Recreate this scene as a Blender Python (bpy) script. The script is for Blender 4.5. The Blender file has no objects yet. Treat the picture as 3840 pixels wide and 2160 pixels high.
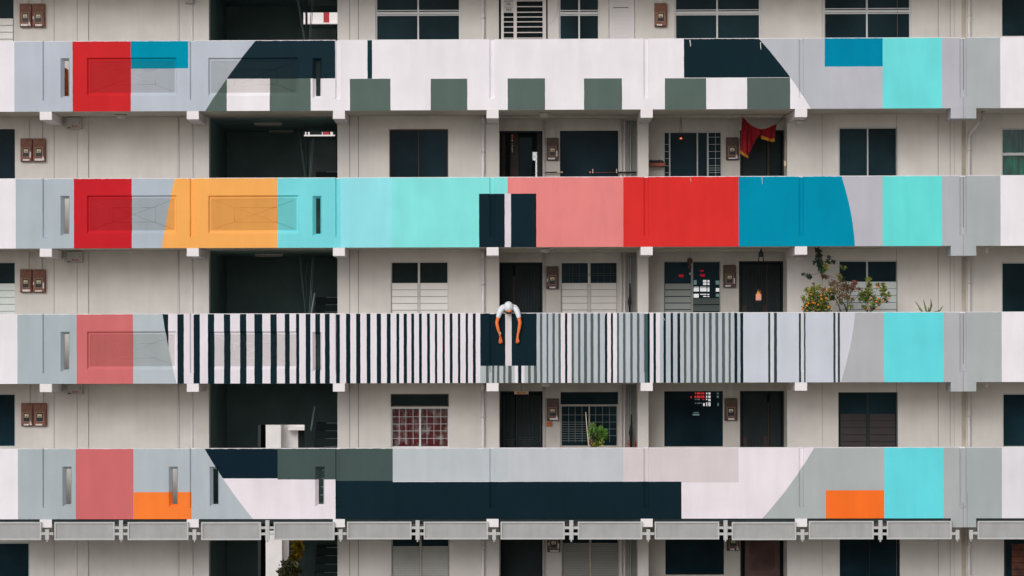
import bpy, bmesh, math, random
from mathutils import Vector, Matrix, Euler
random.seed(7)
SC = bpy.context.scene
COL = SC.collection

# ------------------------------------------------------------------ camera, world, sun, exposure
F = 10687.0                      # focal length in photograph pixels (3840 wide)
YAW, ROLL = math.radians(1.08), -0.0022
PPX, PPY = 1649.0, 1300.0
CAM = Vector((0.0, -56.0, 19.3))
ROT = Matrix.Rotation(YAW, 3, 'Z') @ Matrix.Rotation(math.radians(90), 3, 'X') @ Matrix.Rotation(ROLL, 3, 'Z')
cd = bpy.data.cameras.new('camera'); cam = bpy.data.objects.new('camera', cd); COL.objects.link(cam)
cd.sensor_width = 36; cd.lens = F / 3840 * 36
cd.shift_x = (1920 - PPX) / 3840; cd.shift_y = (PPY - 1080) / 3840
cd.clip_end = 9000
cam.location = CAM; cam.rotation_euler = ROT.to_euler()
SC.camera = cam

SUN_EL, SUN_AZ = math.radians(30), math.radians(200)     # from the front, high, a little from the left
w = bpy.data.worlds.new("World"); SC.world = w; w.use_nodes = True
nt = w.node_tree; bg = nt.nodes['Background']
sky = nt.nodes.new('ShaderNodeTexSky'); sky.sky_type = 'NISHITA'; sky.sun_disc = False
sky.sun_elevation = SUN_EL; sky.sun_rotation = SUN_AZ
sky.air_density = 1.0; sky.dust_density = 3.0
hs = nt.nodes.new('ShaderNodeHueSaturation'); hs.inputs['Saturation'].default_value = 0.16
nt.links.new(sky.outputs[0], hs.inputs['Color']); nt.links.new(hs.outputs[0], bg.inputs[0])
bg.inputs[1].default_value = 0.10
sd = bpy.data.lights.new('sun', 'SUN'); sun = bpy.data.objects.new('sun', sd); COL.objects.link(sun)
sd.energy = 1.42; sd.angle = math.radians(36); sd.color = (1.0, 0.965, 0.93)
dirv = Vector((math.sin(SUN_AZ) * math.cos(SUN_EL), math.cos(SUN_AZ) * math.cos(SUN_EL), math.sin(SUN_EL)))
sun.rotation_euler = dirv.to_track_quat('Z', 'Y').to_euler()
sun.location = (-20, -60, 60)
SC.view_settings.view_transform = 'Standard'; SC.view_settings.look = 'None'
SC.view_settings.gamma = 1.0; SC.view_settings.exposure = -0.14
SC.view_settings.use_curve_mapping = False

# ------------------------------------------------------------------ measuring: photograph pixel -> point on a plane at depth Y
def P(px, py, Y=0.0):
    d = ROT @ Vector(((px - PPX) / F, -(py - PPY) / F, -1.0))
    t = (Y - CAM.y) / d.y
    return CAM + d * t
PXM = 56.0 / F                    # metres per pixel on the parapet plane
def rect(x0, y0, x1, y1, Y):
    xm, ym = (x0 + x1) / 2, (y0 + y1) / 2
    return (P(x0, ym, Y).x, P(x1, ym, Y).x, P(xm, y1, Y).z, P(xm, y0, Y).z)   # X0 X1 Z0 Z1

# ------------------------------------------------------------------ colour and materials
def lin(c):
    c = c / 255.0
    return c / 12.92 if c <= 0.04045 else ((c + 0.055) / 1.055) ** 2.4
def rgb(r, g, b, k=1.0):
    return (min(lin(r) * k, .93), min(lin(g) * k, .93), min(lin(b) * k, .93), 1.0)
MATS = {}
def mat(name, col, rough=0.6, spec=0.3, metal=0.0, mottle=0.0, mscale=3.0, bump=0.0, bscale=60.0, emit=None, estr=0.0, streak=0.0):
    if name in MATS: return MATS[name]
    m = bpy.data.materials.new(name); m.use_nodes = True; MATS[name] = m
    t = m.node_tree; b = t.nodes['Principled BSDF']
    b.inputs['Base Color'].default_value = col
    b.inputs['Roughness'].default_value = rough
    b.inputs['Specular IOR Level'].default_value = spec
    b.inputs['Metallic'].default_value = metal
    tc = t.nodes.new('ShaderNodeTexCoord')
    if mottle or streak:
        n = t.nodes.new('ShaderNodeTexNoise'); n.inputs['Scale'].default_value = mscale; n.inputs['Detail'].default_value = 6
        t.links.new(tc.outputs['Object'], n.inputs['Vector'])
        mr = t.nodes.new('ShaderNodeMapRange'); mr.inputs[1].default_value = .3; mr.inputs[2].default_value = .7
        mr.inputs[3].default_value = 1 - mottle; mr.inputs[4].default_value = 1 + mottle
        t.links.new(n.outputs[0], mr.inputs[0])
        fac = mr.outputs[0]
        if streak:
            mp = t.nodes.new('ShaderNodeMapping'); mp.inputs['Scale'].default_value = (5.0, 5.0, 0.35)
            t.links.new(tc.outputs['Object'], mp.inputs['Vector'])
            n2 = t.nodes.new('ShaderNodeTexNoise'); n2.inputs['Scale'].default_value = 1.6; n2.inputs['Detail'].default_value = 5
            t.links.new(mp.outputs[0], n2.inputs['Vector'])
            m2 = t.nodes.new('ShaderNodeMapRange'); m2.inputs[1].default_value = .35; m2.inputs[2].default_value = .7
            m2.inputs[3].default_value = 1 + streak * .3; m2.inputs[4].default_value = 1 - streak
            t.links.new(n2.outputs[0], m2.inputs[0])
            mu = t.nodes.new('ShaderNodeMath'); mu.operation = 'MULTIPLY'
            t.links.new(fac, mu.inputs[0]); t.links.new(m2.outputs[0], mu.inputs[1]); fac = mu.outputs[0]
        vm = t.nodes.new('ShaderNodeVectorMath'); vm.operation = 'SCALE'
        vm.inputs[0].default_value = col[:3]; t.links.new(fac, vm.inputs['Scale'])
        t.links.new(vm.outputs[0], b.inputs['Base Color'])
    if bump:
        n3 = t.nodes.new('ShaderNodeTexNoise'); n3.inputs['Scale'].default_value = bscale; n3.inputs['Detail'].default_value = 5
        t.links.new(tc.outputs['Object'], n3.inputs['Vector'])
        bp = t.nodes.new('ShaderNodeBump'); bp.inputs['Strength'].default_value = bump; bp.inputs['Distance'].default_value = 0.004
        t.links.new(n3.outputs[0], bp.inputs['Height']); t.links.new(bp.outputs[0], b.inputs['Normal'])
    if emit:
        b.inputs['Emission Color'].default_value = emit; b.inputs['Emission Strength'].default_value = estr
    return m
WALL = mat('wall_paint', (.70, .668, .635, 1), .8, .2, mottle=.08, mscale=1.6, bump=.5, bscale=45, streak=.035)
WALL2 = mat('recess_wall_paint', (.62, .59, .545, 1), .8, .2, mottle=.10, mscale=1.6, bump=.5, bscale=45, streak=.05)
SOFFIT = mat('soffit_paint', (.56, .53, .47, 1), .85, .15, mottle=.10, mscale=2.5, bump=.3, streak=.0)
CONC = mat('bracket_paint', (.80, .765, .79, 1), .7, .25, mottle=.03, mscale=5, bump=.3)
FLOORM = mat('corridor_floor', (.28, .27, .26, 1), .8, .2, mottle=.1)
LOBBY = mat('lobby_shade_paint', (.175, .255, .25, 1), .9, .1, mottle=.15, mscale=1.5)  # dark teal puts the lobby's deep shade into the wall colour
LOBBY2 = mat('stair_shade_paint', (.30, .38, .37, 1), .9, .1, mottle=.15, mscale=3)  # stairwell shade put into the stair colour as well
RISER = mat('stair_riser_shade_paint', (.055, .085, .083, 1), .9, .1, mottle=.15, mscale=2)  # risers darker still, painting the shade seen through the slots
NOSE = mat('stair_nosing', (.62, .66, .66, 1), .8, .2)
PIPE = mat('pipe_paint', (.74, .69, .70, 1), .5, .35, mottle=.05, mscale=6)
JOINT = mat('dark_joint', (.20, .19, .18, 1), .9, .1)  # dark grey lines along wall and parapet joints
RUST = mat('rust_stained_paint', (.52, .46, .39, 1), .85, .1, mottle=.15, mscale=4, streak=.15)
ALU = mat('white_aluminium', (.66, .66, .67, 1), .4, .4, mottle=.03)
ALUG = mat('grey_green_frame', (.52, .55, .55, 1), .45, .4, mottle=.04)
CREAM = mat('cream_gate_paint', (.74, .68, .68, 1), .5, .35, mottle=.04)
PANE = mat('dark_window_glass', (.0085, .024, .031, 1), .10, .05, mottle=.5, mscale=.9)
PANEB = mat('blue_dark_glass', (.008, .024, .034, 1), .12, .05, mottle=.5, mscale=.9)
PANEG = mat('green_dark_glass', (.010, .021, .021, 1), .2, .05, mottle=.5, mscale=.9)
VOID = mat('unlit_room', (.012, .018, .019, 1), .9, .1, mottle=.2)
DARKF = mat('dark_frame', (.016, .024, .026, 1), .6, .2)
BROWNF = mat('brown_frame', (.12, .05, .03, 1), .6, .3, mottle=.2, mscale=9)
RUSTF = mat('rusty_frame', (.11, .075, .06, 1), .8, .1, mottle=.35, mscale=12)
LOUV = mat('frosted_louvre', (.68, .66, .63, 1), .3, .4, mottle=.04)
LOUVG = mat('green_frosted_louvre', (.56, .61, .60, 1), .3, .4, mottle=.04)
LOUVF = mat('ribbed_shutter', (.50, .50, .47, 1), .5, .3, mottle=.05)
LOUVB = mat('brown_louvre', (.020, .014, .013, 1), .5, .3, mottle=.2)
LOUVR = mat('reddish_louvre', (.13, .040, .018, 1), .5, .3, mottle=.7, mscale=3)
DOORD = mat('dark_door', (.013, .020, .022, 1), .6, .2, mottle=.2)
DOORB = mat('brown_door', (.042, .028, .025, 1), .6, .25, mottle=.25, mscale=4)
DOORR = mat('reddish_door', (.12, .075, .068, 1), .7, .2, mottle=.3, mscale=3)
METER = mat('brown_meter_paint', (.23, .098, .066, 1), .6, .3, mottle=.35, mscale=14, streak=.25)
METERD = mat('dark_meter_paint', (.115, .075, .064, 1), .6, .3, mottle=.35, mscale=14, streak=.2)
METERG = mat('meter_glass', (.010, .022, .026, 1), .25, .3)
DIAL = mat('meter_dial', (.62, .55, .38, 1), .6, .2, mottle=.25, mscale=40)
PAPER = mat('white_sticker', (.80, .74, .72, 1), .8, .1, mottle=.15, mscale=30)
GREYBOX = mat('grey_box_paint', (.50, .48, .46, 1), .6, .3, mottle=.06, mscale=8)
REDTXT = mat('red_brown_print', (.40, .14, .08, 1), .8, .1)
BLACK = mat('black_plastic', (.012, .014, .015, 1), .5, .3)
PANELM = mat('panel_infill', (.37, .375, .38, 1), .7, .25, mottle=.08, mscale=3, bump=.25, bscale=90, streak=.08)
PANELF = mat('panel_frame_paint', (.48, .485, .49, 1), .5, .35, mottle=.04, mscale=8)
RED = mat('red_cloth', (.27, .016, .024, 1), .85, .1, mottle=.25, mscale=5)
GOLD = mat('gold_fringe', (.62, .24, .03, 1), .8, .1, mottle=.3, mscale=40)
ORANGE = mat('orange_cloth', (.66, .17, .03, 1), .85, .1, mottle=.35, mscale=18)
WOODR = mat('red_wood', (.36, .10, .06, 1), .6, .3, mottle=.2, mscale=10)
WOODD = mat('dark_red_wood', (.045, .022, .020, 1), .6, .3, mottle=.2)
BAMBOO = mat('bamboo', (.70, .56, .40, 1), .6, .3, mottle=.1, mscale=20)
STRING = mat('white_cord', (.80, .77, .74, 1), .9, .1)
DIGITW = mat('pale_digit', (.90, .84, .76, 1), .7, .2)
DIGITR = mat('red_digit', (.92, .22, .13, 1), .7, .2)
GROUND = mat('ground_concrete', (.40, .375, .315, 1), .9, .1, mottle=.15, mscale=.3)
REARW = mat('rear_white_wall', (.80, .77, .77, 1), .8, .2, mottle=.05, mscale=2)
REARR = mat('rear_red_paint', (.42, .04, .05, 1), .8, .2, mottle=.1)
SKIN = mat('tanned_skin', (.86, .20, .055, 1), .55, .3, mottle=.07, mscale=25)
SHIRT = mat('white_shirt', (.74, .78, .82, 1), .9, .1, mottle=.04, mscale=12, bump=.4, bscale=25)
CAPM = mat('pale_cap', (.76, .78, .83, 1), .9, .1, mottle=.04, mscale=20, bump=.2, bscale=90)
HAIR = mat('black_hair', (.010, .010, .010, 1), .6, .3)
TROUS = mat('dark_trousers', (.03, .033, .04, 1), .9, .1)
POT = mat('clay_pot', (.30, .13, .07, 1), .8, .2, mottle=.2, mscale=8)
BARK = mat('bark', (.075, .05, .035, 1), .9, .1, mottle=.3, mscale=20)
LEAFD = mat('dark_leaf', (.018, .045, .016, 1), .5, .3, mottle=.3, mscale=9)
LEAFM = mat('mid_leaf', (.10, .15, .030, 1), .5, .3, mottle=.3, mscale=9)
LEAFL = mat('light_leaf', (.30, .31, .050, 1), .5, .3, mottle=.3, mscale=9)
LEAFB = mat('bright_green_leaf', (.10, .25, .035, 1), .5, .3, mottle=.3, mscale=9)
LEAFR = mat('dry_red_leaf', (.22, .085, .065, 1), .7, .2, mottle=.3, mscale=9)
LEAFT = mat('tan_leaf', (.26, .17, .08, 1), .7, .2, mottle=.3, mscale=9)
LEAFY = mat('yellow_leaf', (.86, .58, .06, 1), .6, .2, mottle=.3, mscale=9)
LEAFP = mat('pale_leaf', (.72, .70, .46, 1), .6, .2, mottle=.3, mscale=9)
LEAFC = mat('climber_leaf', (.012, .030, .030, 1), .5, .3, mottle=.3, mscale=9)
ALOE = mat('aloe_leaf', (.15, .18, .06, 1), .5, .3, mottle=.25, mscale=15)
FRUIT = mat('orange_fruit', (.85, .24, .02, 1), .4, .4, mottle=.15, mscale=12)
REDC = mat('red_floral_curtain', (.30, .025, .035, 1), .9, .1)
GREENC = mat('green_curtain', (.01, .17, .10, 1), .9, .1)

def patch_noise_mix(m, col_a, col_b, scale, lo, hi, stretch=(1, 1, 1)):
    t = m.node_tree; b = t.nodes['Principled BSDF']
    tc = t.nodes.new('ShaderNodeTexCoord'); mp = t.nodes.new('ShaderNodeMapping'); mp.inputs['Scale'].default_value = stretch
    t.links.new(tc.outputs['Object'], mp.inputs['Vector'])
    n = t.nodes.new('ShaderNodeTexNoise'); n.inputs['Scale'].default_value = scale; n.inputs['Detail'].default_value = 4
    t.links.new(mp.outputs[0], n.inputs['Vector'])
    r = t.nodes.new('ShaderNodeValToRGB'); r.color_ramp.elements[0].position = lo; r.color_ramp.elements[1].position = hi
    r.color_ramp.elements[0].color = col_a; r.color_ramp.elements[1].color = col_b
    t.links.new(n.outputs[0], r.inputs[0]); t.links.new(r.outputs[0], b.inputs['Base Color'])
patch_noise_mix(REDC, (.32, .022, .035, 1), (.72, .50, .45, 1), 4.5, .48, .68)
patch_noise_mix(GREENC, (.004, .055, .045, 1), (.008, .30, .17, 1), 3.0, .35, .7, (3, 1, .6))

def glass_mat():
    m = bpy.data.materials.new('clear_window_glass'); m.use_nodes = True
    t = m.node_tree; t.nodes.remove(t.nodes['Principled BSDF']); out = t.nodes['Material Output']
    tr = t.nodes.new('ShaderNodeBsdfTransparent'); tr.inputs[0].default_value = (.80, .86, .86, 1)
    gl = t.nodes.new('ShaderNodeBsdfGlossy'); gl.inputs['Roughness'].default_value = .05; gl.inputs[0].default_value = (.9, .95, 1, 1)
    fr = t.nodes.new('ShaderNodeFresnel'); fr.inputs[0].default_value = 1.4
    mx = t.nodes.new('ShaderNodeMixShader')
    t.links.new(fr.outputs[0], mx.inputs[0]); t.links.new(tr.outputs[0], mx.inputs[1]); t.links.new(gl.outputs[0], mx.inputs[2])
    t.links.new(mx.outputs[0], out.inputs[0]); return m
GLASS = glass_mat()

# ------------------------------------------------------------------ object helpers
def tag(o, label=None, cat=None, group=None, kind=None):
    if label: o['label'] = label
    if cat: o['category'] = cat
    if group: o['group'] = group
    if kind: o['kind'] = kind
    return o
def empty(name, loc, label, cat, group=None):
    o = bpy.data.objects.new(name, None); COL.objects.link(o); o.location = loc; o.empty_display_size = .2
    return tag(o, label, cat, group)
def wloc(o):
    v = Vector((0, 0, 0))
    while o is not None:
        v += o.location; o = o.parent
    return v
class MB:
    def __init__(s): s.v = []; s.f = []; s.m = []; s.mats = []; s.smooth = []
    def mi(s, m):
        if m not in s.mats: s.mats.append(m)
        return s.mats.index(m)
    def face(s, pts, m, sm=False):
        i = len(s.v); s.v += [tuple(p) for p in pts]; s.f.append(tuple(range(i, i + len(pts)))); s.m.append(s.mi(m)); s.smooth.append(sm)
    def box(s, x0, x1, y0, y1, z0, z1, m):
        if x0 > x1: x0, x1 = x1, x0
        if y0 > y1: y0, y1 = y1, y0
        if z0 > z1: z0, z1 = z1, z0
        i = len(s.v)
        s.v += [(x0, y0, z0), (x1, y0, z0), (x1, y1, z0), (x0, y1, z0), (x0, y0, z1), (x1, y0, z1), (x1, y1, z1), (x0, y1, z1)]
        for q in ((0, 3, 2, 1), (4, 5, 6, 7), (0, 1, 5, 4), (1, 2, 6, 5), (2, 3, 7, 6), (3, 0, 4, 7)):
            s.f.append(tuple(i + k for k in q)); s.m.append(s.mi(m)); s.smooth.append(False)
        return s
    def tube(s, pts, r, m, n=8, cap=True):
        pts = [Vector(p) for p in pts]
        rs = r if isinstance(r, (list, tuple)) else [r] * len(pts)
        k = s.mi(m); base = len(s.v)
        for a, p in enumerate(pts):
            d = (pts[min(a + 1, len(pts) - 1)] - pts[max(a - 1, 0)])
            d = d.normalized() if d.length > 1e-9 else Vector((0, 0, 1))
            u = d.orthogonal().normalized() if abs(d.z) < .9 else Vector((1, 0, 0)); u = (u - d * u.dot(d)).normalized(); vv = d.cross(u)
            for j in range(n):
                t = 2 * math.pi * j / n
                s.v.append(tuple(p + (u * math.cos(t) + vv * math.sin(t)) * rs[a]))
        for a in range(len(pts) - 1):
            for j in range(n):
                s.f.append((base + a * n + j, base + a * n + (j + 1) % n, base + (a + 1) * n + (j + 1) % n, base + (a + 1) * n + j)); s.m.append(k); s.smooth.append(True)
        if cap:
            s.f.append(tuple(base + j for j in reversed(range(n)))); s.m.append(k); s.smooth.append(False)
            e = base + (len(pts) - 1) * n
            s.f.append(tuple(e + j for j in range(n))); s.m.append(k); s.smooth.append(False)
        return s
    def lathe(s, c, prof, m, n=20, axis='z', sx=1, sy=1):
        k = s.mi(m); base = len(s.v); c = Vector(c)
        for r, h in prof:
            for j in range(n):
                t = 2 * math.pi * j / n
                q = Vector((r * math.cos(t) * sx, r * math.sin(t) * sy, h)) if axis == 'z' else Vector((r * math.cos(t) * sx, h, r * math.sin(t) * sy))
                s.v.append(tuple(c + q))
        for a in range(len(prof) - 1):
            for j in range(n):
                q = (base + a * n + j, base + a * n + (j + 1) % n, base + (a + 1) * n + (j + 1) % n, base + (a + 1) * n + j)
                s.f.append(q if axis == 'z' else q[::-1]); s.m.append(k); s.smooth.append(True)
        return s
    def ball(s, c, r, m, n=10, sz=1.0):
        prof = [(max(r * math.sin(math.pi * i / 7), 1e-4), -r * sz * math.cos(math.pi * i / 7)) for i in range(8)]
        return s.lathe(c, prof, m, n)
    def build(s, name, parent=None, bevel=0.0):
        o0 = wloc(parent) if parent else Vector((0, 0, 0))
        me = bpy.data.meshes.new(name)
        me.from_pydata([(x - o0.x, y - o0.y, z - o0.z) for x, y, z in s.v], [], s.f)
        for m in s.mats: me.materials.append(m)
        for p, k, sm in zip(me.polygons, s.m, s.smooth): p.material_index = k; p.use_smooth = sm
        me.update()
        o = bpy.data.objects.new(name, me); COL.objects.link(o)
        if parent: o.parent = parent
        if bevel:
            bv = o.modifiers.new('bevel', 'BEVEL'); bv.width = bevel; bv.segments = 2; bv.limit_method = 'ANGLE'
        return o
def box(name, parent, m, x0, x1, y0, y1, z0, z1, bevel=0.0):
    return MB().box(x0, x1, y0, y1, z0, z1, m).build(name, parent, bevel)
def text_mesh(name, txt, x, y, z, h, m, parent, vertical=False, align='CENTER', depth=.003):
    cu = bpy.data.curves.new(name, 'FONT'); cu.body = txt; cu.size = h * 1.40; cu.align_x = align; cu.align_y = 'CENTER'; cu.extrude = depth
    tmp = bpy.data.objects.new(name + '_tmp', cu); COL.objects.link(tmp)
    dg = bpy.context.evaluated_depsgraph_get(); me = bpy.data.meshes.new_from_object(tmp.evaluated_get(dg))
    bpy.data.objects.remove(tmp); bpy.data.curves.remove(cu)
    me.transform(Matrix.Rotation(math.radians(90), 4, 'X')); me.name = name
    o0 = wloc(parent) if parent else Vector((0, 0, 0))
    me.transform(Matrix.Translation(Vector((x, y, z)) - o0))
    me.materials.clear(); me.materials.append(m)
    o = bpy.data.objects.new(name, me); COL.objects.link(o); o.parent = parent
    return o

# ------------------------------------------------------------------ ground
tag(MB().box(-4000, 4000, -4000, 4000, -0.5, 0.0, GROUND).build('ground'), 'wide pale concrete ground far below the painted corridors', 'ground', kind='structure')

# ------------------------------------------------------------------ the building: levels
B = empty('apartment_building', (0, 0, 0), 'grey-white apartment block with open corridors behind brightly painted parapets', 'building')
YW, YR, TH = 1.40, 2.05, 0.13          # flush wall, recessed wall, parapet thickness
# parapet rows, pixel y of top and bottom at the picture's middle column
ROWPX = [(-368, -104), (146.5, 412), (663, 926.7), (1173, 1436), (1679, 1945.4), (2184, 2450)]
ROWZ = [(P(1920, b).z, P(1920, t).z) for t, b in ROWPX]        # (bottom, top)
XL, XR = -13.5, 13.5
BW = 5.2                          # back wall of the stair lobbies
def X0(px, py, Y=0.0): return P(px, py, Y).x

SLABT = 0.20
def soffit(f): return ROWZ[f][0]                # underside over corridor f (0 = topmost seen)
def floorz(f): return ROWZ[f + 1][0] + SLABT

# ------------------------------------------------------------------ mural paint
WH = (229, 225, 232); DK = (19, 37, 46); GG = (87, 102, 98); AQ = (104, 214, 219); BL = (0, 137, 170)
def curve3(pts, row):
    q = [P(x, y) for x, y in pts]
    (z1, x1), (z2, x2), (z3, x3) = [(p.z, p.x) for p in q]
    # x = a + b z + c z^2, z measured from the row's bottom for precision
    zb = ROWZ[row][0]; z1 -= zb; z2 -= zb; z3 -= zb
    c = ((x3 - x1) / (z3 - z1) - (x2 - x1) / (z2 - z1)) / (z3 - z2)
    b = (x2 - x1) / (z2 - z1) - c * (z1 + z2)
    a = x1 - b * z1 - c * z1 * z1
    return (a, b, c)
def mural(row, name, ops, stripes=None, k=1.0):
    m = bpy.data.materials.new(name); m.use_nodes = True; t = m.node_tree; N = t.nodes; L = t.links
    bs = N['Principled BSDF']; bs.inputs['Roughness'].default_value = .8; bs.inputs['Specular IOR Level'].default_value = .04
    tc = N.new('ShaderNodeTexCoord')
    nz = N.new('ShaderNodeTexNoise'); nz.inputs['Scale'].default_value = 5; nz.inputs['Detail'].default_value = 3
    L.new(tc.outputs['Object'], nz.inputs['Vector'])
    sp = N.new('ShaderNodeSeparateXYZ'); L.new(tc.outputs['Object'], sp.inputs[0])
    def M(op, a, b=None, c=None):
        n = N.new('ShaderNodeMath'); n.operation = op
        for i, q in enumerate((a, b, c)):
            if q is None: continue
            if isinstance(q, (int, float)): n.inputs[i].default_value = q
            else: L.new(q, n.inputs[i])
        return n.outputs[0]
    wob = M('MULTIPLY', M('SUBTRACT', nz.outputs[0], .5), .012)
    x = M('ADD', sp.outputs[0], wob); zb, zt = ROWZ[row]
    z = M('ADD', M('SUBTRACT', sp.outputs[2], zb), M('MULTIPLY', wob, .6))
    ym = sum(ROWPX[row]) / 2
    def edge(e, side):          # e: px number or list of 3 points
        if isinstance(e, (list, tuple)):
            a, b, c = curve3(e, row)
            cx = M('MULTIPLY_ADD', M('MULTIPLY_ADD', z, c, b), z, a)
            return M('GREATER_THAN', x, cx) if side == 'l' else M('LESS_THAN', x, cx)
        v = X0(e, ym)
        return M('GREATER_THAN', x, v) if side == 'l' else M('LESS_THAN', x, v)
    cur = None
    if stripes:
        i = 0
        while i < len(stripes):
            chunk = stripes[i:i + 28]; x0 = X0(chunk[0][0], ym); nxt = stripes[i + 28][0] if i + 28 < len(stripes) else 4100
            x1 = X0(nxt, ym)
            tt = M('DIVIDE', M('SUBTRACT', x, x0), x1 - x0)
            r = N.new('ShaderNodeValToRGB'); r.color_ramp.interpolation = 'CONSTANT'; el = r.color_ramp.elements
            while len(el) > 1: el.remove(el[-1])
            el[0].position = 0; el[0].color = rgb(*chunk[0][1], k)
            for px, c in chunk[1:]:
                e = el.new((X0(px, ym) - x0) / (x1 - x0)); e.color = rgb(*c, k)
            L.new(tt, r.inputs[0])
            if cur is None: cur = r.outputs[0]
            else:
                mx = N.new('ShaderNodeMix'); mx.data_type = 'RGBA'
                L.new(M('GREATER_THAN', x, x0), mx.inputs[0]); L.new(cur, mx.inputs[6]); L.new(r.outputs[0], mx.inputs[7]); cur = mx.outputs[2]
            i += 28
    for op in ops:
        xa, xb, ya, yb, c = op
        tests = []
        if xa is not None: tests.append(edge(xa, 'l'))
        if xb is not None: tests.append(edge(xb, 'r'))
        xm = 1920
        for e in (xa, xb):
            if isinstance(e, (int, float)): xm = e
        if ya is not None: tests.append(M('LESS_THAN', z, P(xm, ya).z - zb))
        if yb is not None: tests.append(M('GREATER_THAN', z, P(xm, yb).z - zb))
        if cur is None:
            rg = N.new('ShaderNodeRGB'); rg.outputs[0].default_value = rgb(*c, k); cur = rg.outputs[0]; continue
        fac = tests[0]
        for q in tests[1:]: fac = M('MULTIPLY', fac, q)
        mx = N.new('ShaderNodeMix'); mx.data_type = 'RGBA'; mx.inputs[7].default_value = rgb(*c, k)
        L.new(fac, mx.inputs[0]); L.new(cur, mx.inputs[6]); cur = mx.outputs[2]
    # bare, chipped white lip along the top arris
    n2 = N.new('ShaderNodeTexNoise'); n2.inputs['Scale'].default_value = 9; n2.inputs['Detail'].default_value = 4
    L.new(tc.outputs['Object'], n2.inputs['Vector'])
    thr = M('MULTIPLY_ADD', n2.outputs[0], -.028, zt - zb + .001)
    lip = M('GREATER_THAN', z, thr)
    mx = N.new('ShaderNodeMix'); mx.data_type = 'RGBA'; mx.inputs[7].default_value = rgb(232, 228, 232)
    L.new(M('MULTIPLY', lip, .85), mx.inputs[0]); L.new(cur, mx.inputs[6]); cur = mx.outputs[2]
    # uneven roller marks and rain streaks
    mp = N.new('ShaderNodeMapping'); mp.inputs['Scale'].default_value = (3.2, 3.2, .5); L.new(tc.outputs['Object'], mp.inputs['Vector'])
    n3 = N.new('ShaderNodeTexNoise'); n3.inputs['Scale'].default_value = 1.3; n3.inputs['Detail'].default_value = 6; L.new(mp.outputs[0], n3.inputs['Vector'])
    n4 = N.new('ShaderNodeTexNoise'); n4.inputs['Scale'].default_value = 1.1; n4.inputs['Detail'].default_value = 7; L.new(tc.outputs['Object'], n4.inputs['Vector'])
    s = M('MULTIPLY_ADD', n3.outputs[0], .20, M('MULTIPLY_ADD', n4.outputs[0], .24, .775))
    vm = N.new('ShaderNodeVectorMath'); vm.operation = 'SCALE'; L.new(cur, vm.inputs[0]); L.new(s, vm.inputs['Scale'])
    L.new(vm.outputs[0], bs.inputs['Base Color'])
    n5 = N.new('ShaderNodeTexNoise'); n5.inputs['Scale'].default_value = 42; n5.inputs['Detail'].default_value = 6; L.new(tc.outputs['Object'], n5.inputs['Vector'])
    bp = N.new('ShaderNodeBump'); bp.inputs['Strength'].default_value = .7; bp.inputs['Distance'].default_value = .006
    L.new(n5.outputs[0], bp.inputs['Height']); L.new(bp.outputs[0], bs.inputs['Normal'])
    return m

cA1 = [(961, 149), (850, 294), (770, 416)]
cA2 = [(2846, 145), (2962.7, 289), (3042, 410)]
OPS_A = [(None, None, None, None, WH),
    (54, 272, None, None, (179, 186, 199)), (272, 490, None, None, (197, 42, 46)),
    (490, cA1, None, None, (180, 187, 200)), (490, 706, None, 256, (0, 140, 170)),
    (cA1, 1257, None, 294, (25, 44, 53)), (cA1, 850, 294, None, GG), (850, 1011, 294, None, WH),
    (1011, 1165, 294, None, GG), (1165, 1257, 294, None, WH),
    (1378, 1395.5, None, 295, (22, 51, 54)),
    (1312, 1464, 295, None, GG), (1615, 1752, 295, None, GG), (1903.7, 2043.7, 293.5, None, GG), (2190, 2332.6, 293.5, None, GG),
    (2493, 2648, 293, None, GG), (2801.5, 2963, 291, None, (84, 98, 96)), (2564.8, cA2, None, 291.5, (19, 39, 47)),
    (cA2, 3093, None, None, (178, 182, 190)), (3093, 3310, None, None, (181, 181, 192)), (3093, 3310, None, 249, (0, 131, 165)),
    (3310, 3532, None, None, (108, 216, 219)), (3532, 3615, None, None, (178, 178, 188)), (3615, 3751, None, None, (168, 174, 178)), (3751, None, None, None, WH)]
cB1 = [(656.7, 665), (636, 755), (608, 929)]
cB2 = [(3154, 657), (3186, 773), (3206, 925.5)]
OPS_B = [(None, None, None, None, WH),
    (59, 277, None, None, (170, 181, 190)), (277, 494, None, None, (192, 36, 45)), (494, cB1, None, None, (172, 183, 195)),
    (cB1, 1040.5, None, None, (254, 171, 93)), (1040.5, 1277, None, None, (118, 211, 220)), (1277, 1469, None, None, (143, 220, 231)),
    (1469, 1903, None, None, (130, 222, 221)), (1903, 2337.5, None, None, (222, 131, 130)), (1796.5, 2011, 726, None, DK),
    (1892.5, 1916, 726, None, (212, 205, 214)), (2337.5, 2770, None, None, (211, 49, 47)), (2770, cB2, None, None, (0, 138, 170)),
    (cB2, 3310, None, None, (180, 180, 190)), (3310, 3533, None, None, (102, 215, 213)), (3533, 3615, None, None, (172, 175, 182)),
    (3615, 3752, None, None, (165, 171, 174)), (3752, None, None, None, WH)]
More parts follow.
